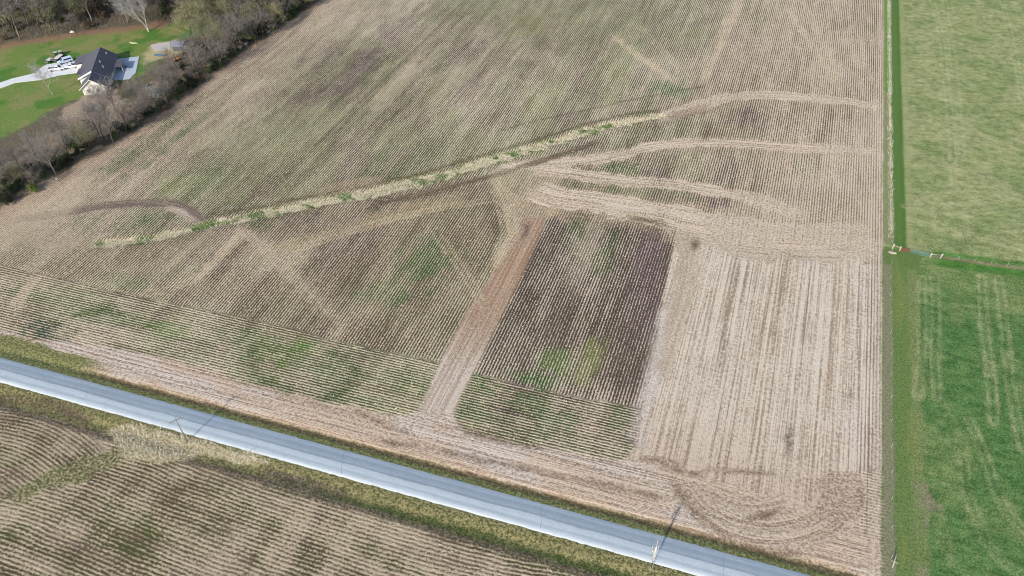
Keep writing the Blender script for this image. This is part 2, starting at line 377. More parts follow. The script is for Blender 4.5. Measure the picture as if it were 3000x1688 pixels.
for pp in [[(1872, -20), (1830, 80), (1790, 165), (1762, 215)], [(1970, 10), (2010, 65), (2050, 125), (2085, 180), (2110, 215)], [(1540, 90), (1590, 130), (1650, 175), (1712, 212)], [(1830, 40), (1800, 130)], [(2020, 0), (2060, 90), (2120, 200)], [(620, 560), (560, 640), (470, 720)], [(100, 680), (60, 740), (20, 800)]]:
    band(S(pp), 3.0, lin((150, 130, 104)), lin((214, 196, 168)), k=.75, cov=.66, st=.3, rows=.6, rag=1)
def pair(pp, k=.6, gap=1.9, wd=.8, cA=(146, 124, 98), cB=(216, 196, 166), cov=.68):
    P_ = smooth(S(pp)); n_ = len(P_)
    for sd_ in (-1, 1):
        q = []
        for i in range(n_):
            a, b = P_[max(i - 1, 0)], P_[min(i + 1, n_ - 1)]; L_ = math.hypot(b[0] - a[0], b[1] - a[1])
            q.append((P_[i][0] - (b[1] - a[1]) / L_ * gap / 2 * sd_, P_[i][1] + (b[0] - a[0]) / L_ * gap / 2 * sd_))
        band(q, wd, lin(cA), lin(cB), k=k, cov=cov, st=.2, rows=.7, rag=.35, soft=.6)
for pp in [[(1235, 805), (1180, 700), (1120, 620), (1080, 560)], [(600, 570), (700, 660), (790, 760), (870, 860)], [(640, 560), (560, 640), (470, 720), (330, 745)], [(1260, 500), (1150, 515), (1000, 545), (860, 590), (700, 640)],
           [(1540, 80), (1600, 135), (1712, 214)], [(1600, 60), (1680, 140), (1745, 212)], [(1870, 0), (1820, 90), (1765, 215)], [(1970, 0), (2050, 122), (2112, 215)], [(1330, 560), (1250, 640), (1215, 720)],
           [(1250, 410), (1240, 470), (1275, 560), (1260, 660)], [(100, 675), (60, 740), (20, 800)], [(1400, 505), (1300, 470), (1250, 430)], [(1060, 130), (1000, 190), (930, 270)]]:
    pair(pp)
for pp in [[(1200, 940), (1280, 985), (1330, 1010)], [(360, 560), (300, 620), (180, 740)], [(760, 900), (900, 820), (1000, 700)]]:
    pair(pp, k=.4)
for pp in [[(1175, 0), (1040, 135), (900, 270), (780, 390)], [(1480, 0), (1380, 120), (1200, 330)], [(1300, 60), (1180, 210), (1100, 300)]]:
    pair(pp, k=.45, wd=.7, cA=(84, 72, 56), cB=(120, 104, 84), cov=.32)
# the arch on the left
band(S([(20, 556), (110, 545), (180, 528), (260, 518), (330, 512), (400, 509), (440, 516), (478, 532), (505, 552), (522, 566)]), 4.2, lin((112, 96, 88)), lin((146, 128, 116)), st=.8, cov=.4, rag=.5)
band(S([(400, 518), (450, 530), (485, 552), (500, 570)]), 2.2, lin((170, 150, 132)), lin((212, 194, 176)), k=.9, st=.8, cov=.55, rag=.4)
region(S([(0, 525), (150, 440), (260, 440), (170, 540), (60, 580), (0, 640)]), lin((160, 140, 114)), lin((208, 190, 160)), k=.6, cov=.68, st=.3, rows=.4, rag=3, soft=4)
band(S([(0, 585), (60, 590), (150, 610), (210, 625)]), 8, lin((138, 122, 100)), lin((190, 174, 146)), k=.7, cov=.6, st=.2, rows=.4, rag=2.5, soft=2)
band(S([(350, 700), (420, 650), (500, 600), (560, 575)]), 7, lin((136, 118, 98)), lin((202, 182, 156)), k=.5, cov=.6, st=.2, rows=.8, rag=2, soft=2)
band(S([(620, 580), (700, 650), (770, 720), (840, 800), (870, 850)]), 3, lin((140, 122, 100)), lin((206, 188, 164)), k=.5, cov=.62, st=.2, rows=.6, rag=1.2)
for pp in [[(645, 850), (632, 900), (650, 960), (710, 1000), (800, 1010), (870, 985), (905, 945), (870, 900), (800, 870)], [(150, 800), (260, 780), (330, 800)]]:
    band(S(pp), 2.2, lin((60, 76, 42)), lin((130, 134, 92)), k=.65, cov=.35, st=.1, rows=.7, rag=1.0, soft=1.2)
# grassed gully
GUL = S([(215, 617), (330, 606), (400, 597), (470, 578), (520, 566), (600, 550), (700, 530), (820, 506), (930, 485), (1050, 461), (1130, 436), (1230, 406), (1330, 376), (1400, 356), (1480, 329), (1570, 306), (1690, 288)])
band([(x + 3.2, y - 3.0) for x, y in S([(920, 497), (1050, 470), (1130, 448), (1250, 417), (1400, 371), (1500, 335)])], 2.6, DKB, lin((140, 120, 100)), k=.85, cov=.4, st=.6, rag=.6)
band([(x - 3.0, y + 2.8) for x, y in GUL[4:]], 2.0, lin((84, 78, 56)), lin((130, 120, 90)), k=.6, cov=.3, st=.2, rag=1.0)
gk = band(GUL, 4.4, lin((140, 130, 92)), lin((220, 208, 174)), cov=.6, st=.0, rag=1.1, taper=.45)
gpat = sst(.55, .66, fbm(X / 4, Y / 3, 131)) * gk; mixc(A, lin((72, 102, 44)), gpat * .9); mixc(B, lin((130, 150, 84)), gpat * .7); cover -= gpat * .2
band(S([(780, 490), (850, 470), (930, 452), (970, 470)]), 5, lin((140, 118, 92)), lin((196, 172, 140)), k=.5, cov=.55, st=.3, rows=.5, rag=1.5)
# fine dark tractor line across the upper field
band(S([(1240, 335), (1340, 305), (1440, 285), (1540, 262), (1640, 240), (1740, 222), (1790, 215)]), .9, DKB, DKB, k=.5, cov=.3, st=.1, rag=.4)
for pp in [[(700, 470), (760, 400), (830, 330), (1040, 130), (1170, 0)], [(300, 440), (420, 320), (560, 215), (760, 70)]]:
    band(S(pp), .8, DKB, SOIL, k=.4, cov=.3, st=0, rag=.3)
# bare strip along the road
BS = S([(60, 850), (150, 858), (250, 872), (330, 885), (430, 905), (600, 958), (800, 1008), (1000, 1046), (1048, 1040), (1140, 1045), (1170, 1085), (1300, 1117), (1450, 1142), (1560, 1162), (1600, 1160), (1720, 1180)]) + [(44, 96), (44, 84.9), (-180, 75.6), (-175, 84)]
bk = region(BS, lin((156, 130, 110)), lin((212, 190, 168)), cov=.6, st=.9, rag=.7, flow=FR)
nb = fbm(X / 40, road_v / 2.0, 141); mixc(A, lin((122, 98, 80)), bk * sst(.52, .7, nb) * .7); mixc(B, lin((218, 204, 190)), bk * sst(.5, .65, fbm(X / 18, Y / 5, 145)) * .8)
mixc(B, lin((198, 172, 140)), bk * sst(8.5, 4.5, road_v) * .7)
# turning arcs at the lower right
ARC = [S([(1710, 1195), (1725, 1240), (1760, 1290), (1830, 1340), (1910, 1362), (1990, 1360), (2070, 1335), (2130, 1290), (2165, 1230)]),
       S([(1735, 1200), (1760, 1250), (1810, 1290), (1880, 1315), (1960, 1318), (2030, 1300), (2090, 1255)]),
       S([(1760, 1210), (1800, 1245), (1860, 1270), (1930, 1272), (1990, 1245)])]
for i, pp in enumerate(ARC):
    band(pp, 4.6 - i, lin((146, 122, 102)), lin((204, 184, 162)), k=.9, cov=.55, st=1.0, rag=.6, seed=150 + i)
for pp, kk in [([(1690, 1185), (1700, 1230), (1735, 1275), (1790, 1325), (1850, 1365), (1930, 1390), (2050, 1395)], .5), ([(1640, 1165), (1700, 1180), (1760, 1195), (1770, 1180), (1850, 1185), (1920, 1190), (1985, 1205)], .5),
               ([(1590, 1150), (1690, 1160), (1740, 1170)], .7), ([(1850, 1305), (1920, 1300), (1980, 1275)], .7), ([(1988, 1060), (1984, 1120), (1980, 1165)], .9), ([(2165, 1200), (2168, 1300)], .7), ([(920, 1105), (1100, 1130), (1300, 1175), (1500, 1215), (1700, 1260)], .5),
               ([(1140, 1060), (1200, 1095), (1300, 1115), (1400, 1135)], .6), ([(860, 1010), (940, 1060), (1060, 1100)], .45)]:
    band(S(pp), 1.0, DKB, lin((140, 116, 96)), k=kk, cov=.3, st=.9, rag=.8)
region(S([(2040, 1190), (2130, 1180), (2200, 1230), (2120, 1330), (2050, 1290)]), lin((126, 104, 86)), lin((206, 184, 162)), k=.75, cov=.5, st=.2, rag=2)
band([(43.3, 430), (43.3, 80)], 1.4, lin((160, 140, 120)), lin((214, 196, 176)), k=.5, cov=.7, st=.2, rows=.5, rag=.5)
# margins of the field under the trees
ed, es, ea, en = pdist(X, Y, EDGE)
sE = -es * ed * -1                                  # + inside the field
insF = (X > np.interp(Y, [p[1] for p in EDGE], [p[0] for p in EDGE]))
sE = np.where(insF, ed, -ed)
mg = sst(9, 0, sE) * (sE > -2) * (road_v > 8); mixc(B, lin((182, 158, 134)), mg * .8); mixc(A, lin((122, 98, 80)), mg * .8); ramp *= 1 - mg * .7

# ---- everything west of the field: wood floor, lawn, yard
wood = sst(1.0, -1.0, sE + (nW - .5) * 3) * (road_v > 7)
mixc(A, lin((88, 82, 66)), wood); mixc(B, lin((142, 130, 110)), wood); ramp *= 1 - wood; cover = cover * (1 - wood) + .4 * wood; streak *= 1 - wood
nw_ = fbm(X / 6, Y / 6, 161)
def yard(poly, cA, cB, k=1, soft=1.5, rag=2.5, cov=.5, seed=170):
    k_ = k * pmask(X, Y, poly, soft, rag, seed) * (1 - sst(-1, 1, sE)); mixc(A, cA, k_); mixc(B, cB, k_)
    global cover
    cover = cover * (1 - k_) + cov * k_; return k_
LAWN = S([(-260, 150), (-100, 128), (0, 118), (110, 100), (200, 87), (330, 72), (420, 66), (560, 30), (520, 90), (440, 100), (400, 130), (370, 190), (300, 200), (240, 190), (205, 200), (215, 245), (150, 265), (100, 300), (40, 330), (0, 345), (-260, 420)])
lk2 = yard(LAWN, lin((88, 112, 52)), lin((134, 152, 84)))
mixc(B, lin((160, 152, 104)), lk2 * sst(.5, .68, nw_) * .7); mixc(A, lin((120, 118, 74)), lk2 * sst(.5, .68, nw_) * .6)
mixc(A, lin((58, 104, 38)), lk2 * sst(.55, .7, fbm(X / 8, Y / 8, 171)) * .9); mixc(B, lin((92, 136, 58)), lk2 * sst(.55, .7, fbm(X / 8, Y / 8, 171)) * .8)
yard(S([(-60, -60), (150, -60), (100, 20), (60, 45), (-60, 60)]), lin((130, 136, 84)), lin((164, 164, 116)), rag=5)
yard(S([(160, 270), (240, 230), (300, 235), (330, 260), (300, 320), (230, 330), (170, 330)]), lin((128, 108, 90)), lin((192, 172, 152)), k=.8, rag=4, cov=.6)
yard(S([(370, 120), (400, 108), (440, 100), (470, 125), (430, 145), (390, 150), (360, 165)]), lin((140, 126, 84)), lin((206, 194, 150)), k=.9, rag=2, cov=.6)
yard(S([(0, 112), (110, 94), (200, 80), (330, 66), (420, 50), (420, 70), (330, 78), (200, 92), (110, 106), (0, 124)]), lin((122, 92, 74)), lin((170, 136, 112)), k=.8, rag=2, cov=.5)
yard(S([(0, 395), (60, 370), (130, 330), (200, 290), (330, 260), (400, 200), (470, 160), (500, 180), (420, 260), (300, 340), (160, 410), (60, 450), (0, 470)]), lin((112, 98, 80)), lin((178, 158, 136)), k=.75, rag=4)

# ---- road verges
vn = road_v; nv = fbm(X / 5, Y / 2, 181)
def vb(lo, hi, cA, cB, k=1, cov=.5, soft=.4, rag=.5, seed=190, xm=None, rows=0):
    q = vn + (fbm(X / 3, Y / 2, seed) - .5) * 2 * rag
    k_ = k * sst(lo - soft, lo + soft, q) * sst(hi + soft, hi - soft, q)
    if xm is not None: k_ = k_ * xm
    k_ = k_ * sst(46, 42, X)
    mixc(A, cA, k_); mixc(B, cB, k_)
    global cover, ramp, streak
    cover = cover * (1 - k_) + cov * k_; ramp = ramp * (1 - k_ * (1 - rows)); streak = streak * (1 - k_); return k_
vb(-3.3, 5.9, lin((88, 96, 58)), lin((150, 146, 104)), cov=.42, rag=.25)
vb(4.7, 5.8, lin((96, 76, 60)), lin((136, 112, 90)), cov=.4, rag=.6, seed=193, k=.8)
westx = sst(-128, -142, X); vb(4.5, 9.5, lin((96, 104, 60)), lin((166, 156, 110)), cov=.42, rag=1.2, seed=194, xm=westx)
vb(-8.5, -3.1, lin((84, 88, 54)), lin((164, 152, 108)), cov=.5, rag=.5, seed=195)
vb(-9.0, -6.6, lin((62, 78, 42)), lin((112, 120, 68)), cov=.42, rag=1.1, seed=196, xm=sst(-85, -55, X) * .75)
vb(-9.8, -8.3, lin((86, 76, 62)), lin((140, 124, 104)), cov=.4, rag=.5, seed=198, k=.8)
# pale tall grass by the grey pole, and the swale going to the lower left
PG = S([(268, 1080), (330, 1062), (420, 1085), (520, 1110), (640, 1140), (680, 1165), (560, 1155), (470, 1150), (400, 1160), (320, 1150), (280, 1110)])
pk = region(PG, lin((136, 124, 84)), lin((214, 198, 164)), cov=.55, st=0, rag=1.5)
s2 = band(GUL2, 5, lin((80, 84, 50)), lin((186, 174, 134)), cov=.42, st=0, rag=1.6)
tufts = np.maximum(np.maximum(gk, pk), s2)
band([(x, y + .3) for x, y in KN[3:-12]], 2.2, lin((88, 72, 62)), lin((128, 108, 96)), k=.75, cov=.38, st=.3, rag=.7)
band(S([(640, 1180), (700, 1195), (800, 1225), (900, 1250)]), 2.6, lin((84, 70, 64)), lin((140, 122, 110)), k=.8, cov=.35, st=.3, rag=.9)

# ---- pastures to the east of the fence
XE = 44.4 + (nW - .5) * .8
pe = sst(-.4, .4, X - XE) * (vn > -400)
mixc(A, lin((110, 120, 72)), pe); mixc(B, lin((184, 182, 128)), pe); ramp *= 1 - pe; streak *= 1 - pe; cover = cover * (1 - pe) + .5 * pe
np1 = fbm(X / 10, Y / 10, 201); np2 = fbm(X / 3, Y / 3, 205); np3 = fbm(X / 2.6, Y / .9, 207, 2)
upper = pe * sst(191, 192.5, Y - 0.1 * (X - 60)); lower = pe - upper
mixc(A, lin((94, 112, 64)), upper * sst(.4, .62, np1) * .8); mixc(B, lin((158, 168, 108)), upper * sst(.4, .62, np1) * .8); mixc(B, lin((186, 180, 138)), upper * sst(.5, .75, np2) * .45); cover += upper * ((np3 - .5) * .3 + (nG - .5) * .45 + .0)
mixc(A, lin((56, 92, 44)), lower); mixc(B, lin((120, 150, 88)), lower)
nl = fbm(X / 7, Y / 9, 211); lowtop = sst(165, 188, Y)
mixc(B, lin((160, 166, 108)), lower * np.clip(sst(.52, .7, nl) * .6 + lowtop * .6, 0, 1)); mixc(A, lin((86, 112, 58)), lower * np.clip(sst(.55, .7, nl) * .5 + lowtop * .7, 0, 1)); cover += lower * (-.05 + (np3 - .5) * .28 + (nG - .5) * .3)
def strip(x0, x1, y0, y1, cA, cB, k=1, cov=.5, soft=.35, rag=.35, seed=220):
    qx = X + (fbm(X / 2, Y / 4, seed) - .5) * 2 * rag + (fbm(X / 20, Y / 24, seed + 3) - .5) * 1.2 * rag
    k_ = k * sst(x0 - soft, x0 + soft, qx) * sst(x1 + soft, x1 - soft, qx) * sst(y0 - 1, y0 + 1, Y) * sst(y1 + 1, y1 - 1, Y)
    mixc(A, cA, k_); mixc(B, cB, k_)
    global cover
    cover = cover * (1 - k_) + cov * k_; return k_
MG = (lin((84, 106, 52)), lin((130, 148, 88)))
strip(44.6, 46.8, 193, 4000, lin((110, 118, 74)), lin((160, 156, 118)), cov=.5)
strip(44.9, 46.9, 285, 4000, lin((92, 124, 60)), lin((128, 156, 88)), seed=223)
strip(47.0, 50.6, 193, 4000, lin((78, 106, 50)), lin((114, 138, 74)), cov=.45, seed=226, rag=.35)
strip(49.6, 50.9, 193, 4000, lin((60, 104, 34)), lin((86, 124, 46)), k=.6, seed=228, rag=.15)
strip(50.8, 52.6, 193, 4000, lin((128, 134, 84)), lin((184, 180, 130)), k=.5, cov=.52, seed=229)
strip(44.4, 47.2, 60, 191, lin((104, 106, 74)), lin((156, 150, 118)), cov=.5, seed=232, rag=.5)
strip(46.9, 51.0, 60, 192, *MG, cov=.45, seed=235, rag=.8)
strip(50.6, 53.2, 60, 184, lin((104, 114, 64)), lin((164, 160, 108)), k=.55, cov=.48, seed=238, rag=1.1)
k_ = pe * sst(.50, .62, fbm(X / 2.5, Y / 4, 243)) * np.exp(-((X - 53.6) / 2.6) ** 2) * sst(128, 112, Y) * .8; mixc(A, lin((116, 108, 84)), k_); mixc(B, lin((176, 160, 134)), k_)
strip(44.8, 54, 184, 192, *MG, cov=.42, seed=244, rag=.8)
k_ = pe * np.exp(-((X - 49.2) / 2.2) ** 2) * sst(.48, .66, fbm(X / 3, Y / 14, 247)) * .55 * (Y < 190); mixc(A, lin((110, 118, 60)), k_); mixc(B, lin((160, 160, 96)), k_)
# green margin each side of the cross fence, its trodden line
cf = Y - (192.0 + 0.118 * (X - 59.6))
kq = pe * sst(56, 60, X)
k_ = kq * sst(-4.2, -3, cf + (nW - .5) * 2) * sst(3.6, 2.2, cf + (nW - .5) * 3) * .9; mixc(A, lin((58, 106, 40)), k_); mixc(B, lin((108, 150, 70)), k_); cover -= k_ * .05
k_ = kq * sst(.8, .4, np.abs(cf + (np2 - .5) * .4)) * .9; mixc(A, lin((118, 104, 76)), k_); mixc(B, lin((176, 156, 124)), k_)
# faint wheelings in the pastures
for pp, c in [([(2345, 0), (2370, 90), (2380, 200), (2395, 330), (2400, 480)], .7), ([(2375, 0), (2395, 120), (2410, 260), (2420, 400)], .5), ([(2520, 0), (2545, 100), (2576, 260)], .6), ([(2560, 20), (2600, 160)], .4),
              ([(2280, 520), (2420, 515), (2576, 490)], .5), ([(2400, 545), (2480, 530), (2576, 520)], .5), ([(2290, 550), (2400, 590), (2560, 620)], .4),
              ([(2350, 690), (2356, 800), (2350, 900), (2360, 1000)], .5), ([(2470, 700), (2475, 820), (2495, 950), (2500, 1060)], .7), ([(2512, 700), (2530, 850), (2545, 1000), (2576, 1130)], .6), ([(2320, 700), (2320, 900), (2310, 1000)], .5),
              ([(2440, 1060), (2480, 1150), (2520, 1280), (2576, 1330)], .5), ([(2420, 1100), (2430, 1250), (2500, 1400), (2576, 1449)], .3)]:
    d, sg, al, nn = pdist(X, Y, smooth(S(pp))); d = np.abs(d - .9); k_ = pe * c * sst(.8, .1, d + (np2 - .5) * .9) * (.5 + .5 * sst(.3, .6, fbm(X / 2, Y / 5, 261)))
    mixc(B, lin((196, 190, 142)), k_); mixc(A, lin((140, 144, 98)), k_ * .6); cover += k_ * .05

cover = np.clip(cover, .12, .92)
warm = (1 - pe)[..., None]; A *= 1 + (np.array([1.01, 1.0, .95]) - 1) * warm; B *= 1 + (np.array([1.02, 1.0, .965]) - 1) * warm
# ---- relief: ditches beside the road, a shallow gully, wood bank
Z = -0.35 * np.exp(-((vn - 5.4) / 0.8) ** 2) * sst(-175, -150, X) - 0.45 * np.exp(-((vn + 6.8) / 1.6) ** 2)
Z = Z - 0.5 * gk + (nW - .5) * 0.10 * (np.abs(vn) > 5)
Z = Z + (fbm(X / 0.8, Y / 0.8, 251, 2) - .5) * 0.12 * tufts
Z = Z - 0.03 * (np.abs(vn) < 4.5)

nx, ny = X.shape
me = bpy.data.meshes.new('ground')
me.vertices.add(nx * ny)
me.vertices.foreach_set('co', np.stack([X, Y, Z], -1).reshape(-1).astype(np.float32))
ii = (np.arange(nx - 1)[:, None] * ny + np.arange(ny - 1)[None, :]).reshape(-1)
qd = np.stack([ii, ii + ny, ii + ny + 1, ii + 1], -1).astype(np.int32)
nq = len(qd)
me.loops.add(nq * 4); me.loops.foreach_set('vertex_index', qd.reshape(-1))
me.polygons.add(nq); me.polygons.foreach_set('loop_start', np.arange(0, nq * 4, 4, dtype=np.int32))
me.polygons.foreach_set('use_smooth', np.ones(nq, bool))
me.update(calc_edges=True)
def fattr(name, arr):
    a = me.attributes.new(name, 'FLOAT_VECTOR', 'POINT'); a.data.foreach_set('vector', arr.reshape(-1).astype(np.float32))
fattr('soil', A); fattr('chaff', B); fattr('cov', np.stack([cover, ramp, streak], -1)); fattr('rowc', np.stack([ru, rv, wide], -1)); fattr('trk', np.stack([tu, tv, pe + wood], -1))
ground = link(bpy.data.objects.new('ground', me)); ground['kind'] = 'structure'

def ground_material():
    m = bpy.data.materials.new('field_ground'); m.use_nodes = True; n = m.node_tree; N = n.nodes; Lk = n.links.new
    b = N['Principled BSDF']; b.inputs['Roughness'].default_value = 0.95; b.inputs['Specular IOR Level'].default_value = 0.1
    def at(name):
        a = N.new('ShaderNodeAttribute'); a.attribute_name = name; return a.outputs['Vector']
    def sep(v):
        s = N.new('ShaderNodeSeparateXYZ'); Lk(v, s.inputs[0]); return s.outputs
    def M(op, a, b_=None, c=None, clamp=False):
        x = N.new('ShaderNodeMath'); x.operation = op; x.use_clamp = clamp
        for i, v in enumerate((a, b_, c)):
            if v is None: continue
            if isinstance(v, (int, float)): x.inputs[i].default_value = v
            else: Lk(v, x.inputs[i])
        return x.outputs[0]
    def comb(x, y, z=0.0):
        c = N.new('ShaderNodeCombineXYZ')
        for i, v in enumerate((x, y, z)):
            if isinstance(v, (int, float)): c.inputs[i].default_value = v
            else: Lk(v, c.inputs[i])
        return c.outputs[0]
    def noise(vec, scale, det=2, rough=.5):
        t = N.new('ShaderNodeTexNoise'); t.inputs['Scale'].default_value = scale; t.inputs['Detail'].default_value = det; t.inputs['Roughness'].default_value = rough
        Lk(vec, t.inputs['Vector']); return t.outputs['Fac']
    geo = N.new('ShaderNodeNewGeometry').outputs['Position']
    cv = sep(at('cov')); rc = sep(at('rowc')); tk = sep(at('trk'))
    # planted rows 0.76 m apart, their lines wandering a little
    wob = M('MULTIPLY', M('SUBTRACT', noise(geo, 0.9, 2, .6), 0.5), 0.34)
    per = M('ADD', 1 / 0.762, M('MULTIPLY', rc[2], 1 / 0.86 - 1 / 0.762))
    ph = M('MULTIPLY', M('ADD', rc[0], wob), M('MULTIPLY', per, 2 * math.pi))
    row = M('MULTIPLY', M('COSINE', ph), 0.5)
    fine = M('MULTIPLY', M('SUBTRACT', noise(geo, 2.3, 3, .68), 0.5), 1.75)
    clump = M('SUBTRACT', noise(geo, 1.3, 2, .5), 0.5)
    patch = M('SUBTRACT', noise(comb(M('MULTIPLY', rc[0], 0.5), M('MULTIPLY', rc[1], 0.07)), 1.0, 3, .6), 0.5)
    strk = M('SUBTRACT', noise(comb(M('MULTIPLY', tk[0], 1.7), M('MULTIPLY', tk[1], 0.016)), 1.0, 4, .72), 0.5)
    f = M('ADD', M('MULTIPLY', M('MULTIPLY', row, cv[1]), 0.88), M('SUBTRACT', cv[0], 0.5))
    f = M('ADD', f, M('MULTIPLY', fine, M('SUBTRACT', M('SUBTRACT', 1.12, M('MULTIPLY', tk[2], .45)), M('MULTIPLY', cv[2], .45))))
    f = M('ADD', f, M('MULTIPLY', clump, M('SUBTRACT', 1.1, M('MULTIPLY', tk[2], .7))))
    f = M('ADD', f, M('MULTIPLY', M('MULTIPLY', patch, cv[1]), 0.9))
    f = M('ADD', f, M('MULTIPLY', M('MULTIPLY', strk, cv[2]), 2.5))
    mr = N.new('ShaderNodeMapRange'); mr.interpolation_type = 'SMOOTHSTEP'
    mr.inputs['From Min'].default_value = -0.34; mr.inputs['From Max'].default_value = 0.34
    Lk(f, mr.inputs['Value'])
    mx = N.new('ShaderNodeMix'); mx.data_type = 'RGBA'
    Lk(mr.outputs[0], mx.inputs['Factor']); Lk(at('soil'), mx.inputs['A']); Lk(at('chaff'), mx.inputs['B'])
    # grain: every clod and stalk has its own tone
    gr = M('ADD', M('MULTIPLY', M('SUBTRACT', noise(geo, 4.2, 3, .75), 0.5), 1.5), 1.0)
    sc = N.new('ShaderNodeVectorMath'); sc.operation = 'SCALE'; Lk(mx.outputs['Result'], sc.inputs[0]); Lk(gr, sc.inputs['Scale'])
    Lk(sc.outputs[0], b.inputs['Base Color'])
    bp = N.new('ShaderNodeBump'); bp.inputs['Strength'].default_value = 0.55; bp.inputs['Distance'].default_value = 0.22
    Lk(f, bp.inputs['Height']); Lk(bp.outputs[0], b.inputs['Normal'])
    return m
me.materials.append(ground_material())

# ------------------------------------------------------------------ road and driveway
def lane_material(name, base, light, dark, stripes):
    m = bpy.data.materials.new(name); m.use_nodes = True; n = m.node_tree; N = n.nodes; Lk = n.links.new
    b = N['Principled BSDF']; b.inputs['Roughness'].default_value = 0.8; b.inputs['Specular IOR Level'].default_value = 0.3
    tc = N.new('ShaderNodeUVMap'); sp = N.new('ShaderNodeSeparateXYZ'); Lk(tc.outputs[0], sp.inputs[0])
    cr = N.new('ShaderNodeValToRGB'); cr.color_ramp.interpolation = 'EASE'
    el = cr.color_ramp.elements
    while len(el) > 1: el.remove(el[-1])
    el[0].position = stripes[0][0]; el[0].color = L4(stripes[0][1])
    for p_, c_ in stripes[1:]:
        e = el.new(p_); e.color = L4(c_)
    geo = N.new('ShaderNodeNewGeometry')
    cx = N.new('ShaderNodeCombineXYZ'); mu = N.new('ShaderNodeMath'); mu.operation = 'MULTIPLY'; mu.inputs[1].default_value = 9
    mv = N.new('ShaderNodeMath'); mv.operation = 'MULTIPLY'; mv.inputs[1].default_value = 0.06
    Lk(sp.outputs[1], mu.inputs[0]); Lk(sp.outputs[0], mv.inputs[0]); Lk(mu.outputs[0], cx.inputs[1]); Lk(mv.outputs[0], cx.inputs[0])
    ns_ = N.new('ShaderNodeTexNoise'); ns_.inputs['Scale'].default_value = 1.3; ns_.inputs['Detail'].default_value = 5; ns_.inputs['Roughness'].default_value = .65; Lk(cx.outputs[0], ns_.inputs['Vector'])
    n1_ = N.new('ShaderNodeTexNoise'); n1_.inputs['Scale'].default_value = 0.5; n1_.inputs['Detail'].default_value = 6; n1_.inputs['Roughness'].default_value = .7; Lk(geo.outputs['Position'], n1_.inputs['Vector'])
    n2_ = N.new('ShaderNodeTexNoise'); n2_.inputs['Scale'].default_value = 4.5; n2_.inputs['Detail'].default_value = 2; Lk(geo.outputs['Position'], n2_.inputs['Vector'])
    ad = N.new('ShaderNodeMath'); ad.operation = 'MULTIPLY_ADD'; ad.inputs[1].default_value = 0.24; Lk(ns_.outputs['Fac'], ad.inputs[0])
    a2 = N.new('ShaderNodeMath'); a2.operation = 'SUBTRACT'; a2.inputs[1].default_value = 0.12; Lk(sp.outputs[1], a2.inputs[0]); Lk(a2.outputs[0], ad.inputs[2])
    Lk(ad.outputs[0], cr.inputs['Fac'])
    s1 = N.new('ShaderNodeMath'); s1.operation = 'MULTIPLY_ADD'; s1.inputs[1].default_value = 0.30; s1.inputs[2].default_value = 0.78; Lk(n1_.outputs['Fac'], s1.inputs[0])
    s2_ = N.new('ShaderNodeMath'); s2_.operation = 'MULTIPLY_ADD'; s2_.inputs[1].default_value = 0.5; s2_.inputs[2].default_value = -0.27; Lk(n2_.outputs['Fac'], s2_.inputs[0])
    s3 = N.new('ShaderNodeMath'); s3.operation = 'ADD'; Lk(s1.outputs[0], s3.inputs[0]); Lk(s2_.outputs[0], s3.inputs[1])
    vm = N.new('ShaderNodeVectorMath'); vm.operation = 'SCALE'; Lk(cr.outputs[0], vm.inputs[0]); Lk(s3.outputs[0], vm.inputs['Scale'])
    Lk(vm.outputs[0], b.inputs['Base Color'])
    bp = N.new('ShaderNodeBump'); bp.inputs['Strength'].default_value = .3; bp.inputs['Distance'].default_value = .03; Lk(n2_.outputs['Fac'], bp.inputs['Height']); Lk(bp.outputs[0], b.inputs['Normal'])
    return m

def ribbon(name, centre, widths, m, z=0.10, crown=0.06, skirt=0.35, nacross=8):
    """crowned strip along a centre line; uv = (metres along, 0..1 across from the south edge)"""
    vs = []; uv = []; acc = 0
    offs = [-.5 - skirt / widths[0]] + list(np.linspace(-.5, .5, nacross + 1)) + [.5 + skirt / widths[0]]
    n = len(centre)
    for i, p in enumerate(centre):
        a = np.array(centre[max(i - 1, 0)]); c = np.array(centre[min(i + 1, n - 1)]); d = (c - a) / np.linalg.norm(c - a); nn_ = np.array([-d[1], d[0]])
        if i: acc += math.hypot(p[0] - centre[i - 1][0], p[1] - centre[i - 1][1])
        wj = widths[min(i, len(widths) - 1)]
        for o in offs:
            q = np.array(p) + nn_ * o * wj * (1 if abs(o) >= .5 - 1e-6 else 1)
            if abs(abs(o) - .5) < 1e-6: q = q + nn_ * np.sign(o) * (vnoise(np.array(acc / 1.1), np.array(o * 3 + 5), 300) - .5) * .35
            zz = -0.25 if abs(o) > .5 + 1e-6 else z + crown * (1 - (2 * o) ** 2)
            vs.append((q[0], q[1], zz)); uv.append((acc, min(max(o + .5, 0), 1)))
    k = len(offs); fs = [(i * k + j, (i + 1) * k + j, (i + 1) * k + j + 1, i * k + j + 1) for i in range(n - 1) for j in range(k - 1)]
    me_ = bpy.data.meshes.new(name); me_.from_pydata(vs, [], fs); ul = me_.uv_layers.new(name='UVMap')
    for lp in me_.loops: ul.data[lp.index].uv = uv[lp.vertex_index]
    me_.materials.append(m); me_.shade_smooth(); me_.update()
    return link(bpy.data.objects.new(name, me_))
road_m = lane_material('road_chip_seal', None, None, None, [(0.0, (222, 226, 224)), (.10, (206, 213, 214)), (.24, (176, 186, 190)), (.34, (194, 203, 206)), (.47, (188, 198, 202)), (.54, (142, 153, 162)), (.60, (160, 170, 178)), (.78, (148, 160, 170)), (.9, (168, 178, 186)), (1.0, (196, 204, 208))])
cl = [(x, 79.45 + 0.0428 * x) for x in np.concatenate([[-900, -600, -400], np.arange(-260, 120, 1.0), [200, 400, 900]])]
road = ribbon('road', cl, [6.2], road_m, z=0.02); road['kind'] = 'structure'
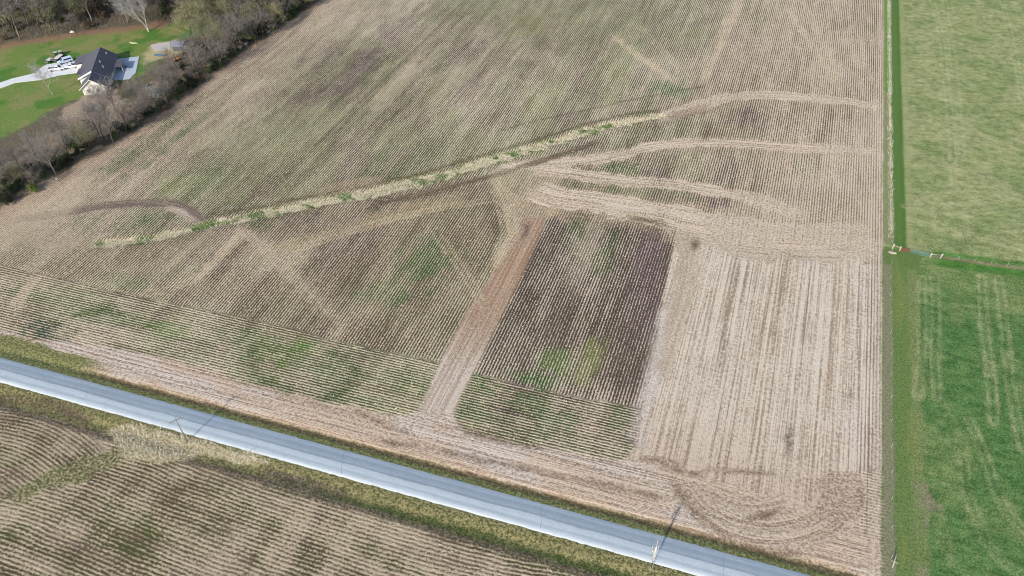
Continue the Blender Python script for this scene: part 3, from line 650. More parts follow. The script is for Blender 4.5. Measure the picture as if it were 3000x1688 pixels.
drv_m = lane_material('gravel_drive', None, None, None, [(0, (226, 224, 218)), (.3, (238, 236, 232)), (.7, (234, 232, 228)), (1, (226, 224, 218))])
def slab(name, poly, m, z0, z1):
    c = MB(); n = len(poly)
    c.add([(x, y, z0) for x, y in poly] + [(x, y, z1) for x, y in poly], [tuple(range(2 * n - 1, n - 1, -1))[::-1]] + [(i, (i + 1) % n, n + (i + 1) % n, n + i) for i in range(n)])
    o = c.build(name, m); me_ = o.data; ul = me_.uv_layers.new(name='UVMap')
    for lp in me_.loops:
        co = me_.vertices[lp.vertex_index].co; ul.data[lp.index].uv = (co.x, .5)
    o['kind'] = 'structure'; return o
crk = mat('road_crack', (120, 128, 136), .9, var=.1)
for i, pp in enumerate([[(2125, 1622), (2119, 1650), (2121, 1668), (2117, 1700)], [(1590, 1478), (1584, 1500), (1588, 1520), (1581, 1556)], [(1010, 1322), (1002, 1350), (1000, 1398)], [(262, 1122), (255, 1150), (250, 1182)]]):
    q = [g(a, b, .09) for a, b in pp]; c_ = MB(); vs_ = []
    for (x_, y_) in q: vs_ += [(x_ - .05, y_, .1), (x_ + .05, y_, .1)]
    hz = lambda x_, y_: .02 + .06 * (1 - (2 * min(.5, abs(y_ - 79.45 - .0428 * x_) / 6.2)) ** 2) + .006
    fine_ = []
    for (p0, p1) in zip(q[:-1], q[1:]):
        for t_ in np.linspace(0, 1, 6)[:-1]: fine_.append((p0[0] + (p1[0] - p0[0]) * t_, p0[1] + (p1[1] - p0[1]) * t_))
    fine_ = [p for p in fine_ if abs(p[1] - 79.45 - .0428 * p[0]) < 2.9]
    vs_ = []
    for j, (x_, y_) in enumerate(fine_):
        x_ += .06 * math.sin(j * 2.1 + i); vs_ += [(x_ - .035, y_, hz(x_, y_)), (x_ + .035, y_, hz(x_, y_))]
    c_.add(vs_, [(2 * j, 2 * j + 1, 2 * j + 3, 2 * j + 2) for j in range(len(fine_) - 1)]); o = c_.build('road_crack', crk); o['kind'] = 'structure'
dp = Q([(-120, 262), (0, 243), (35, 231), (83.5, 219.4), (105, 214), (116.5, 201), (136, 190), (180, 183), (262, 172), (272, 196), (229, 213.6), (174.8, 221.4), (116.5, 235), (46.6, 242.7), (0, 260), (-120, 285)])
if sum((dp[i][0] - dp[i - 1][0]) * (dp[i][1] + dp[i - 1][1]) for i in range(len(dp))) > 0: dp = dp[::-1]
slab('driveway', dp, drv_m, -0.2, 0.09)
pt = Q([(322, 176), (408, 166), (398, 214), (380, 232), (336, 236), (318, 210)])[::-1]
patio_m = mat('patio_concrete', (190, 198, 206), .8, var=.1, scale=.8)
slab('patio', pt, patio_m, -0.2, 0.12)
slab('yard_pad', Q([(440, 132), (497, 122), (500, 146), (452, 150)])[::-1], mat('yard_gravel', (196, 188, 180), .9, var=.15, scale=.9), -0.2, 0.08)

# ------------------------------------------------------------------ tall grass tufts (nobody could count them)
def blades(name, mask, dens, h, wd, m, lean=0.5, seed=3, jitter=.3, zoff=0):
    rs = np.random.RandomState(seed)
    f = (mask * dens * 0.55 * 0.55)
    f[0:12, :] = 0; f[-12:, :] = 0; f[:, 0:12] = 0; f[:, -12:] = 0
    cnt = rs.poisson(np.clip(f, 0, 50)); idx = np.repeat(np.arange(cnt.size), cnt.reshape(-1))
    x = X.reshape(-1)[idx] + (rs.rand(len(idx)) - .5) * .55; y = Y.reshape(-1)[idx] + (rs.rand(len(idx)) - .5) * .55; z = Z.reshape(-1)[idx] + zoff
    a = rs.rand(len(idx)) * 2 * math.pi; b = rs.rand(len(idx)) * 2 * math.pi; hh = h * (1 - jitter + 2 * jitter * rs.rand(len(idx))); ww = wd * (.6 + .8 * rs.rand(len(idx)))
    dx, dy = np.cos(a) * ww, np.sin(a) * ww; lx, ly = np.cos(b) * hh * lean, np.sin(b) * hh * lean
    V = np.stack([np.stack([x - dx, y - dy, z - .03], -1), np.stack([x + dx, y + dy, z - .03], -1), np.stack([x + dx * .3 + lx, y + dy * .3 + ly, z + hh], -1), np.stack([x - dx * .3 + lx, y - dy * .3 + ly, z + hh], -1)], 1)
    o = link(bpy.data.objects.new(name, quads_mesh(name, V, m))); o['kind'] = 'stuff'; return o
dry_m = mat('dry_grass', (224, 214, 186), .9, var=.25, scale=.8); grn_m = mat('green_grass', (88, 120, 56), .9, var=.3, scale=.6)
tan_m = mat('weed_stems', (170, 150, 120), .9, var=.3, scale=.8)
fl = np.exp(-((X - 46.6) / 0.55) ** 2) * (Y > 196) * (Y < 400) * (0.45 + 1.1 * vnoise(X * 0, Y / 2.3, 311))
tag(blades('dry_grass', np.clip(np.maximum(gk * (1 - gpat), pk), 0, 1), 13, .45, .06, dry_m, 1.0), 'pale dry grass standing in the gully and by the grey pole', 'grass')
tag(blades('fence_line_grass', fl, 17, .55, .05, mat('bleached_grass', (206, 200, 176), .9, var=.25, scale=.9), .6, seed=4), 'bleached tall grass standing along the pasture fence', 'grass')
tag(blades('gully_weeds', np.clip(gpat * 1.0 + s2 * .1, 0, 1), 12, .28, .07, grn_m, 1.0, seed=5), 'green weeds growing in clumps along the gully', 'weeds')
tag(blades('verge_grass', sst(3.1, 3.4, vn) * sst(4.9, 4.4, vn) * (X < 44) + sst(-3.2, -3.4, vn) * sst(-8.5, -7.5, vn) * (X < 44) * .8, 7, .22, .05, mat('verge_blades', (116, 126, 70), .9, var=.35, scale=.7), .8, seed=6), 'short grass on the verges either side of the road', 'grass')

# chaff and broken stalks lying along the planted rows
def stubble():
    rs = np.random.RandomState(77); gx, gy = np.gradient(ru, xs, ys)
    vis = (X > -235) & (X < 44) & (Y > 22) & (Y < 402) & (np.abs(vn) > 8.5)
    dens = np.clip(ramp - .15, 0, 1) * (cover - .1) * 5.2 * vis * np.where(south, 1.7, np.where(Y < 175, 1.25, .75)) * (np.hypot(gx, gy) < 1.3) + np.clip(streak, 0, 1) * .35 * vis
    cnt = rs.poisson(np.clip(dens, 0, 9) * .25); idx = np.repeat(np.arange(cnt.size), cnt.reshape(-1)); n = len(idx)
    f = lambda a: a.reshape(-1)[idx]
    ox = (rs.rand(n) - .5) * .55; oy = (rs.rand(n) - .5) * .55
    u = f(ru) + f(gx) * ox + f(gy) * oy; per = np.where(f(south.astype(float)) > .5, .86, .762)
    off = (np.round(u / per) * per - u + rs.randn(n) * .12) * np.clip(f(ramp) * 1.2, 0, 1); off = np.clip(off, -.5, .5)
    x = f(X) + ox + f(gx) * off; y = f(Y) + oy + f(gy) * off; z = f(Z)
    a = rs.rand(n) * 2 * math.pi; L_ = .08 + .16 * rs.rand(n); W_ = .02 + .045 * rs.rand(n); t1 = rs.rand(n) * .16 + .02; t2 = rs.rand(n) * .12
    dx, dy = np.cos(a) * L_, np.sin(a) * L_; px, py = -np.sin(a) * W_, np.cos(a) * W_
    V = np.stack([np.stack([x - dx - px, y - dy - py, z + .01 + 0 * t1], -1), np.stack([x + dx - px, y + dy - py, z + t1], -1), np.stack([x + dx + px, y + dy + py, z + t1 + t2], -1), np.stack([x - dx + px, y - dy + py, z + .01 + t2], -1)], 1)
    me_ = quads_mesh('corn_stubble', V, mat('corn_residue', (206, 188, 160), .9, var=.3, scale=1.2)); print('stubble', n)
    o = link(bpy.data.objects.new('corn_stubble', me_)); tag(o, 'pale corn stubble and chaff lying along the field rows', 'stubble', kind='stuff')
stubble()

# ------------------------------------------------------------------ trees
bark_d = mat('bark_dark', (82, 72, 64), .9, var=.3, scale=2); bark_g = mat('bark_grey', (138, 126, 114), .9, var=.25, scale=2); bark_p = mat('bark_pale', (186, 178, 168), .9, var=.2, scale=2)
twig_g = mat('twigs_grey', (146, 138, 130), .9, var=.25, scale=.6); twig_b = mat('twigs_brown', (140, 130, 120), .9, var=.3, scale=.6); twig_p = mat('twigs_pale', (176, 172, 168), .9, var=.2, scale=.6)
bud_y = mat('buds_yellow', (164, 162, 104), .8, var=.3, scale=.8); bud_g = mat('buds_olive', (132, 134, 84), .8, var=.3, scale=.8); leaf_g = mat('shrub_leaves', (74, 88, 50), .8, var=.4, scale=.9); leaf_l = mat('shrub_leaves_light', (118, 132, 62), .8, var=.35, scale=.9)
blossom = mat('blossom', (236, 234, 226), .7, var=.08, scale=2)

def rot_about(v, ax, a):
    ax = ax / np.linalg.norm(ax); c, s = math.cos(a), math.sin(a)
    return v * c + np.cross(ax, v) * s + ax * np.dot(ax, v) * (1 - c)

def tree_meshes(seed, h=15, spread=.55, nl=7, trunk_r=.26, fork=1, leafy=None, tw=.035, ntw=1500, bare_to=.3, bm=None, tm=None, lsize=.16, nleaf=0):
    rs = np.random.RandomState(seed); T = MB(); tips = []; segs = []
    def limb(p, d, Ln, r, lev):
        n = 4 if lev < 2 else 3; pts = [p.copy()]; rr = [r]; q = p.copy()
        for i in range(n):
            d = d + rs.randn(3) * .10 + np.array([0, 0, .06]); d /= np.linalg.norm(d); q = q + d * Ln / n; pts.append(q.copy()); rr.append(r * (1 - .58 * (i + 1) / n))
        T.tube(pts, rr, 6 if lev == 0 else (5 if lev == 1 else 3), cap=False)
        if lev >= 3:
            tips.append((pts, d)); return
        k = nl if lev == 0 else (5 if lev == 1 else 4)
        for j in range(k):
            t = (bare_to + (1 - bare_to) * (j + rs.rand()) / k) if lev == 0 else (.25 + .75 * (j + rs.rand()) / k)
            f = t * n; i0 = min(int(f), n - 1); b = pts[i0] + (pts[i0 + 1] - pts[i0]) * (f - i0)
            ax = np.array([math.cos(j * 2.4 + rs.rand()), math.sin(j * 2.4 + rs.rand()), rs.randn() * .2])
            side = np.cross(d, ax); side /= np.linalg.norm(side) + 1e-9
            ang = (.45 + .5 * rs.rand()) * (spread / .55) * (1.15 - .45 * t)
            nd_ = rot_about(d, side, ang)
            limb(b, nd_, Ln * (.62 - .2 * t if lev == 0 else .62) * (.8 + .4 * rs.rand()), r * (1 - .58 * t) * .72, lev + 1)
        if lev < 2: tips.append((pts[-2:], d))
    for f_ in range(fork):
        d0 = np.array([rs.randn() * .07, rs.randn() * .07, 1.0])
        if fork > 1: d0 = np.array([.16 * math.cos(f_ * 3.1), .16 * math.sin(f_ * 3.1), 1.0])
        limb(np.array([.25 * f_ * (fork > 1), 0, -.3]), d0 / np.linalg.norm(d0), h * .72, trunk_r * (1 if fork == 1 else .75), 0)
    n = len(tips); V = []
    for i in range(ntw):
        pts, d = tips[rs.randint(n)]; a = rs.randint(len(pts) - 1); b = pts[a] + (pts[a + 1] - pts[a]) * rs.rand()
        dd = d + rs.randn(3) * .65 + np.array([0, 0, .25]); dd /= np.linalg.norm(dd); Ln = .7 + 1.3 * rs.rand(); e = b + dd * Ln
        s_ = np.cross(dd, rs.randn(3)); s_ /= np.linalg.norm(s_); w_ = tw * (.6 + .8 * rs.rand())
        V.append([b - s_ * w_, b + s_ * w_, e + s_ * w_ * .2, e - s_ * w_ * .2])
        s2_ = np.cross(dd, s_); m_ = b + dd * Ln * .4; e2 = m_ + rot_about(dd, s2_, .7) * Ln * .5
        V.append([m_ - s2_ * w_ * .7, m_ + s2_ * w_ * .7, e2 + s2_ * w_ * .2, e2 - s2_ * w_ * .2])
    me_c = quads_mesh('crown', np.array(V), tm or twig_g)
    me_t = T.mesh('trunk'); me_t.materials.append(bm or bark_d); me_t.shade_smooth()
    me_l = None
    if nleaf:
        Vl = []
        for i in range(nleaf):
            pts, d = tips[rs.randint(n)]; b = pts[rs.randint(len(pts))] + d * rs.rand() * 1.2 + rs.randn(3) * .45
            u_ = rs.randn(3); u_ /= np.linalg.norm(u_); v_ = np.cross(u_, rs.randn(3)); v_ /= np.linalg.norm(v_); s_ = lsize * (.6 + .8 * rs.rand())
            Vl.append([b - u_ * s_, b - v_ * s_, b + u_ * s_, b + v_ * s_])
        me_l = quads_mesh('foliage', np.array(Vl), leafy)
    return me_t, me_c, me_l

def tree(proto, x, y, sc, rz, name, label, cat='tree', group=None, zs=1.0):
    e = empty(name, (x, y, -0.05), rz, label, cat, group); e.scale = (sc, sc, sc * zs)
    for nm, me_ in zip(('trunk', 'crown', 'foliage'), proto):
        if me_ is None: continue
        o = link(bpy.data.objects.new(nm, me_)); o.parent = e
    return e
BG = [tree_meshes(100 + i, h=15 + (i % 3), spread=.5 + .08 * (i % 3), nl=6 + i % 2, trunk_r=.26, bare_to=.36, ntw=1000, tw=.03, tm=twig_g, bm=bark_g if i % 2 else bark_d) for i in range(4)]
BB = [tree_meshes(120 + i, h=14, spread=.66, nl=6, bare_to=.38, trunk_r=.22, tm=twig_b, bm=bark_d, ntw=1000, tw=.028) for i in range(3)]
BY = [tree_meshes(140 + i, h=13, spread=.62, nl=8, trunk_r=.22, tm=twig_b, bm=bark_d, ntw=900, leafy=bud_y if i == 0 else bud_g, nleaf=2600, lsize=.13) for i in range(3)]
BP = [tree_meshes(160, h=12, spread=.38, nl=8, trunk_r=.12, tm=twig_p, bm=bark_p, ntw=700, tw=.022, bare_to=.4), tree_meshes(161, h=17, spread=.5, nl=8, trunk_r=.3, fork=2, tm=twig_p, bm=bark_p, ntw=1500, bare_to=.35)]

def shrub_mesh(seed, r, h, m, n=1400, s=.13):
    rs = np.random.RandomState(seed); T = MB()
    for i in range(9):
        a = i * .7 + rs.rand(); T.tube([(0, 0, -.1), (math.cos(a) * r * .35, math.sin(a) * r * .35, h * .5), (math.cos(a) * r * .7, math.sin(a) * r * .7, h * (.8 + .2 * rs.rand()))], [.05, .035, .01], 4, cap=False)
    cl_ = rs.randn(16, 3) * np.array([r * .42, r * .42, h * .22]) + np.array([0, 0, h * .55]); V = []
    for i in range(n):
        b = cl_[rs.randint(16)] + rs.randn(3) * r * .17; b[2] = abs(b[2])
        u_ = rs.randn(3); u_ /= np.linalg.norm(u_); v_ = np.cross(u_, rs.randn(3)); v_ /= np.linalg.norm(v_); q = s * (.5 + rs.rand())
        V.append([b - u_ * q, b - v_ * q, b + u_ * q, b + v_ * q])
    t = T.mesh('stems'); t.materials.append(bark_d)
    return t, quads_mesh('foliage', np.array(V), m), None
SH = [shrub_mesh(200, 1.8, 2.6, leaf_g), shrub_mesh(201, 2.2, 3.2, leaf_g, 1800), shrub_mesh(202, 1.5, 2.0, leaf_l, 900), shrub_mesh(203, 1.6, 2.4, mat('shrub_brown', (118, 98, 78), .9, var=.35, scale=.8), 1200, .10), shrub_mesh(204, 2.0, 3.0, mat('shrub_dark', (50, 56, 38), .9, var=.4, scale=.8), 1800)]
def shrub(i, x, y, sc, rz, label, group=None, name='shrub'):
    e = empty(name, (x, y, 0), rz, label, 'shrub', group); e.scale = (sc, sc, sc * random.uniform(.8, 1.15))
    for nm, me_ in zip(('stems', 'foliage'), SH[i][:2]):
        o = link(bpy.data.objects.new(nm, me_)); o.parent = e
    return e

def scatter(poly, n, dmin, seed, placed=[]):
    rs = random.Random(seed); out = []; xs_ = [p[0] for p in poly]; ys_ = [p[1] for p in poly]; t = 0
    while len(out) < n and t < 40000:
        t += 1; x = rs.uniform(min(xs_), max(xs_)); y = rs.uniform(min(ys_), max(ys_))
        if not bool(inside(np.array(x), np.array(y), poly)): continue
        if any((x - a) ** 2 + (y - b) ** 2 < dmin ** 2 for a, b in out + placed): continue
        out.append((x, y))
    return out
WOODN = S([(-60, 95), (-60, 20), (60, -10), (180, -60), (500, -60), (760, -50), (740, 10), (640, 75), (560, 84), (480, 66), (430, 50), (330, 62), (200, 77), (110, 92), (0, 108)])
HEDGE = S([(500, 130), (560, 90), (640, 70), (760, -40), (830, -40), (790, 10), (695, 78), (600, 148), (515, 210), (425, 278), (330, 342), (250, 380), (195, 412), (140, 448), (0, 530), (-60, 560), (-60, 440), (0, 425), (90, 420), (150, 402), (210, 372), (270, 340), (330, 300), (370, 250), (410, 205), (450, 170)])
HEDGE2 = S([(300, 250), (345, 215), (390, 175), (440, 150), (470, 140), (430, 200), (380, 250), (320, 300)])
GW = 'bare trees crowded in the wood beyond the lawn'; GH = 'trees in the strip between the yard and the field'
keep = [(g(232, 235) + (9,)), (g(255, 262) + (9,)), (g(285, 262) + (8,)), (g(310, 255) + (6,)), (g(520, 150) + (5,)), (g(550, 152) + (5,)), (g(519, 178) + (4,)), (g(450, 300) + (5,)), (g(360, 220) + (6,)), (g(470, 166) + (5,)), (g(270, 330) + (5,)), (g(240, 300) + (6,))]
def clear(p): return all(math.hypot(p[0] - a, p[1] - b) > c for a, b, c in keep)
placed = []
ptsN = scatter(WOODN, 165, 3.3, 11)
for i, (x, y) in enumerate(ptsN):
    r = random.random()
    pr_ = random.choice(BG) if r < .66 else (random.choice(BB) if r < .88 else random.choice(BY[1:]))
    lb = 'bare grey tree crowded among others in the wood beyond the lawn' if r < .66 else ('bare brown twiggy tree crowded in the wood beyond the lawn' if r < .88 else 'olive budding tree mixed into the wood beyond the lawn')
    tree(pr_, x, y, random.uniform(.9, 1.3), random.uniform(0, 6.3), 'bare_tree' if r < .88 else 'budding_tree', lb, group=GW)
placed += ptsN
ptsH = [p for p in scatter(HEDGE, 76, 4.1, 12, placed) if clear(p)]
for i, (x, y) in enumerate(ptsH):
    r = random.random(); ny_ = y > 225 and x > -222
    if r < (.22 if ny_ else .04): pr_, lb, nm = random.choice(BY), 'yellow green budding tree in the strip beside the field', 'budding_tree'
    elif r < .66: pr_, lb, nm = random.choice(BB), 'bare brown tree tangled in the strip beside the field', 'bare_tree'
    else: pr_, lb, nm = random.choice(BG), 'bare grey tree tangled in the strip beside the field', 'bare_tree'
    tree(pr_, x, y, random.uniform(.55, .85) * (1.12 if ny_ else .92), random.uniform(0, 6.3), nm, lb, group=GH)
placed += ptsH
ptsS = [p for p in scatter(HEDGE, 74, 2.4, 13) if clear(p)]
for i, (x, y) in enumerate(ptsS):
    k = random.choice([0, 3, 3, 4, 4] if y < 215 else [0, 1, 2, 3, 4, 4])
    shrub(k, x, y, random.uniform(.6, 1.1), random.uniform(0, 6.3), ['dark green shrub under the trees beside the field', 'large green shrub under the trees beside the field', 'light green leafing shrub under the trees beside the field', 'brown leafless shrub under the trees beside the field', 'very dark evergreen shrub under the trees beside the field'][k], 'shrubs under the trees beside the field')
for i, (x, y) in enumerate(scatter(WOODN, 60, 3.0, 14)):
    k = random.choice([3, 3, 4, 0])
    shrub(k, x, y, random.uniform(.7, 1.2), random.uniform(0, 6.3), {3: 'brown leafless shrub on the floor of the far wood', 4: 'very dark shrub on the floor of the far wood', 0: 'dark green shrub on the floor of the far wood'}[k], 'shrubs on the floor of the far wood')
rsE = random.Random(31)
for i in range(62):
    yy = 126 + i * 2.75 + rsE.uniform(-1, 1); xx = float(np.interp(yy, [p[1] for p in EDGE], [p[0] for p in EDGE])) - rsE.uniform(1.5, 5.0)
    k = rsE.choice([4, 0, 3, 4, 3, 1])
    shrub(k, xx, yy, rsE.uniform(.55, .95), rsE.uniform(0, 6.3), {0: 'dark green shrub in the ragged row at the very edge of the field', 1: 'large green shrub in the ragged row at the very edge of the field', 3: 'brown leafless shrub in the ragged row at the very edge of the field', 4: 'very dark shrub in the ragged row at the very edge of the field'}[k], 'shrubs in the row at the edge of the field')
# trees one can point at
def at(x, y): return g(x, y)
x, y = at(156, 279); tree(BP[0], x, y, .95, .4, 'bare_tree', 'slender pale bare tree standing alone on the lawn below the driveway', 'tree')
x, y = at(436, 93); tree(BP[1], x, y, 1.0, 2.6, 'bare_tree', 'tall pale bare tree with a double trunk at the lawn edge', 'tree')
x, y = at(228, 105); tree(BB[0], x, y, .6, 1.0, 'bare_tree', 'dark leaning bare tree at the far lawn edge, left of a pale rock', 'tree')
x, y = at(195, 424); tree(BB[1], x, y, .75, 1.9, 'bare_tree', 'dark bare tree rising from the green shrub by the field corner of the yard', 'tree')
x, y = at(222, 420); tree(BG[2], x, y, .62, .3, 'bare_tree', 'spreading bare tree just right of the dark green shrub', 'tree')
x, y = at(295, 405); tree(BG[0], x, y, .8, 4.1, 'bare_tree', 'slim bare tree leaning over the bare soil below the house', 'tree')
x, y = at(320, 365); tree(BG[1], x, y, .9, 5.1, 'bare_tree', 'many limbed bare tree in front of the white gable', 'tree')
x, y = at(345, 345); tree(BG[3], x, y, .85, 2.2, 'bare_tree', 'bare grey tree hiding the right corner of the house', 'tree')
x, y = at(300, 318); tree(BG[3], x, y, .55, 3.3, 'bare_tree', 'small bare tree close against the house gable', 'tree')
x, y = at(545, 180); tree(BB[2], x, y, .8, 2.0, 'bare_tree', 'black trunked bare tree beside the small shed', 'tree')
x, y = at(566, 120); tree(BY[0], x, y, 1.05, 2.9, 'budding_tree', 'large yellow budding tree behind the small shed', 'tree')
x, y = at(600, 108); tree(BY[0], x, y, 1.0, .9, 'budding_tree', 'broad yellow budding tree right of the shed, over the hedge', 'tree')
x, y = at(720, 130); tree(BY[0], x, y, .45, .9, 'budding_tree', 'small bright yellow green tree at the field edge', 'tree')
x, y = at(60, 545); tree(BY[0], x, y, .55, 1.9, 'budding_tree', 'small yellow green tree near the left end of the hedge', 'tree')
x, y = at(100, 560); shrub(2, x, y, 1.2, 0, 'bright green low shrub at the left end of the hedge')
x, y = at(222, 438); shrub(1, x, y, 1.3, 0, 'big dark green shrub at the field edge below the yard')
x, y = at(335, 400); shrub(2, x, y, 1.0, 0, 'yellow green shrub at the foot of the trees near the field')
e = empty('blossoming_tree', at(449, 296) + (0,), 0, 'small tree in white blossom at the field edge', 'tree')
mt_, mc_, ml_ = tree_meshes(170, h=4.5, spread=.4, nl=6, trunk_r=.07, tm=twig_b, bm=bark_d, ntw=60, tw=.02, leafy=blossom, nleaf=1100, lsize=.15)
for nm, me_ in (('trunk', mt_), ('crown', mc_), ('blossom', ml_)):
    o = link(bpy.data.objects.new(nm, me_)); o.parent = e

hm_ = (pmask(X, Y, HEDGE, 1.5, 1.5, 401)); wm_ = pmask(X, Y, WOODN, 1.5, 1.5, 402)
tag(blades('underbrush', hm_, 1.4, .9, .03, twig_b, .8, seed=21), 'tangled brown underbrush beneath the trees beside the field', 'underbrush')
tag(blades('wood_underbrush', wm_, 1.3, 1.5, .045, twig_b, .8, seed=22), 'tangled brown underbrush on the floor of the far wood', 'underbrush')

# ------------------------------------------------------------------ house
shingle = mat('roof_shingle', (98, 96, 102), .9, var=.22, scale=1.6); siding = mat('cream_siding', (238, 235, 222), .7, var=.05, scale=1.2)
white_m = mat('white_trim', (232, 232, 230), .6, var=.03); glass_m = mat('window_glass', (54, 62, 72), .15, var=.1, spec=.6)
stone_m = mat('tan_stone', (170, 150, 124), .9, var=.2)
M0 = (-226.6, 186.8); az = math.atan2(-.527, .850)
house = empty('house', (M0[0], M0[1], 0), 0, 'cream house with a dark shingle roof and a white gable end among bare trees', 'house')
house.rotation_euler = (0, 0, math.radians(31.8))       # local y runs away along the ridge, local x to the right
def roofslab(prof, y0, y1):
    """prof: eave-left, ridge, eave-right points (x,z); 0.22 m thick"""
    (a, b, c) = prof; t = .22
    return MB().prism([(a[0], a[1] - t), (a[0], a[1]), (b[0], b[1]), (c[0], c[1]), (c[0], c[1] - t), (b[0], b[1] - t)], y0, y1)
def gwall(x0, x1, y0, y1, ze, zr, xr=0):
    return MB().prism([(x0, 0), (x0, ze), (xr, zr), (x1, ze), (x1, 0)], y0, y1)
gwall(-3.7, 3.9, 0, 5.8, 2.6, 5.7).build('wall', siding, house)
gwall(-5.2, 4.6, 5.9, 24.3, 2.7, 5.9).build('wall', siding, house)
MB().box(-9.2, -5.21, 19.9, 25.6, 0, 2.6).build('wall', siding, house)
MB().box(-6.7, -5.21, 11, 14.6, 0, 2.5).build('wall', siding, house)
rf = roofslab([(-4.5, 2.5), (0, 6.1), (5.0, 2.7)], -.55, 5.745).build('roof', shingle, house)
rf2 = roofslab([(-5.4, 3.9), (0, 6.3), (5.3, 2.65)], 5.75, 25.0).build('roof', shingle, house)
# long left slope, stepped at the eaves as the garage and porch stand out
lm = MB()
for (y0, y1, xe) in [(5.75, 10.4, -5.4), (10.4, 15.2, -7.3), (15.2, 19.4, -6.4), (19.4, 26.3, -9.9)]:
    if xe < -5.45:
        z1 = 3.9; ze = 3.9 - (-5.4 - xe) * (.22 if xe < -9 else .42)
        lm.prism([(xe, ze - .22), (xe, ze), (-5.4, z1), (-5.4, z1 - .22)], y0, y1)
lm.build('lean_to_roof', shingle, house)
MB().prism([(-5.6, 3.4), (-5.6, 3.95), (-.05, 6.45), (-.05, 5.9)], 5.35, 5.748).build('rake_board', white_m, house)
MB().prism([(-4.6, 2.25), (-4.6, 2.5), (0, 6.17), (5.1, 2.72), (5.1, 2.47), (0, 5.92)], -.68, -.552).build('fascia', siding, house)
MB().prism([(5.3, 2.55), (5.3, 2.72), (8.0, 2.45), (8.0, 2.25)], 15, 20.5).build('porch_roof', shingle, house)
for yy in (15.2, 20.3): MB().box(7.7, 7.85, yy - .08, yy + .08, 0, 2.26).build('post', white_m, house)
for (xx, yy, zz) in [(2.2, 22, 5.05), (1.4, 14, 5.6), (2.6, 11.5, 4.8)]: MB().tube([(xx, yy, zz - .4), (xx, yy, zz + .45)], .12, 8).build('vent_pipe', white_m, house)
def window(x0, x1, y, z0, z1, parent):
    f = MB().box(x0 - .08, x1 + .08, y - .06, y + .02, z0 - .08, z1 + .08).build('window', white_m, parent)
    MB().box(x0, (x0 + x1) / 2 - .03, y - .075, y - .062, z0, z1).box((x0 + x1) / 2 + .03, x1, y - .075, y - .062, z0, z1).build('pane', glass_m, f)
window(1.0, 2.1, 0, 1.0, 2.2, house); window(-2.2, -1.3, 0, 1.0, 2.2, house)
d = MB().box(-9.26, -9.205, 20.4, 24.8, .05, 2.1).build('garage_door', white_m, house)
for k in range(4): pass
# small shed beyond the patio
sx, sy = g(508, 150)
shed = empty('shed', (sx, sy, 0), math.radians(20), 'small grey roofed shed with white window frames among the trees', 'shed')
MB().prism([(0, 0), (0, 2.2), (7.6, 2.2), (7.6, 0)], 0, 3.6).build('wall', mat('shed_wall', (92, 96, 98), .8, var=.1), shed)
MB().add([(-.3, -.5, 2.15), (4.6, -.5, 2.15), (4.6, 1.8, 3.5), (-.3, 1.8, 3.5), (4.6, 4.1, 2.15), (-.3, 4.1, 2.15), (-.3, -.5, 2.05), (4.6, -.5, 2.05), (4.6, 4.1, 2.05), (-.3, 4.1, 2.05)],
         [(0, 1, 2, 3), (3, 2, 4, 5), (6, 7, 1, 0), (1, 7, 8, 4, 2), (0, 3, 5, 9, 6), (9, 8, 7, 6), (4, 8, 9, 5)]).build('roof', mat('grey_roof', (132, 134, 146), .7, var=.12), shed)
MB().add([(4.62, -.4, 2.2), (8, -.4, 2.2), (8, 4, 2.5), (4.62, 4, 2.5), (4.62, -.4, 2.3), (8, -.4, 2.3), (8, 4, 2.6), (4.62, 4, 2.6)], [(3, 2, 1, 0), (4, 5, 6, 7), (0, 1, 5, 4), (1, 2, 6, 5), (2, 3, 7, 6), (3, 0, 4, 7)]).build('annex_roof', mat('dark_roof', (72, 76, 80), .8, var=.15), shed)
wf = MB().box(5.0, 6.7, -.08, -.003, .9, 2.05).build('window', white_m, shed)
MB().box(5.15, 5.8, -.095, -.082, 1.05, 1.9).box(5.92, 6.55, -.095, -.082, 1.05, 1.9).build('pane', glass_m, wf)
MB().box(7.3, 7.5, -.1, -.003, 0, 2.1).build('door_post', white_m, shed)

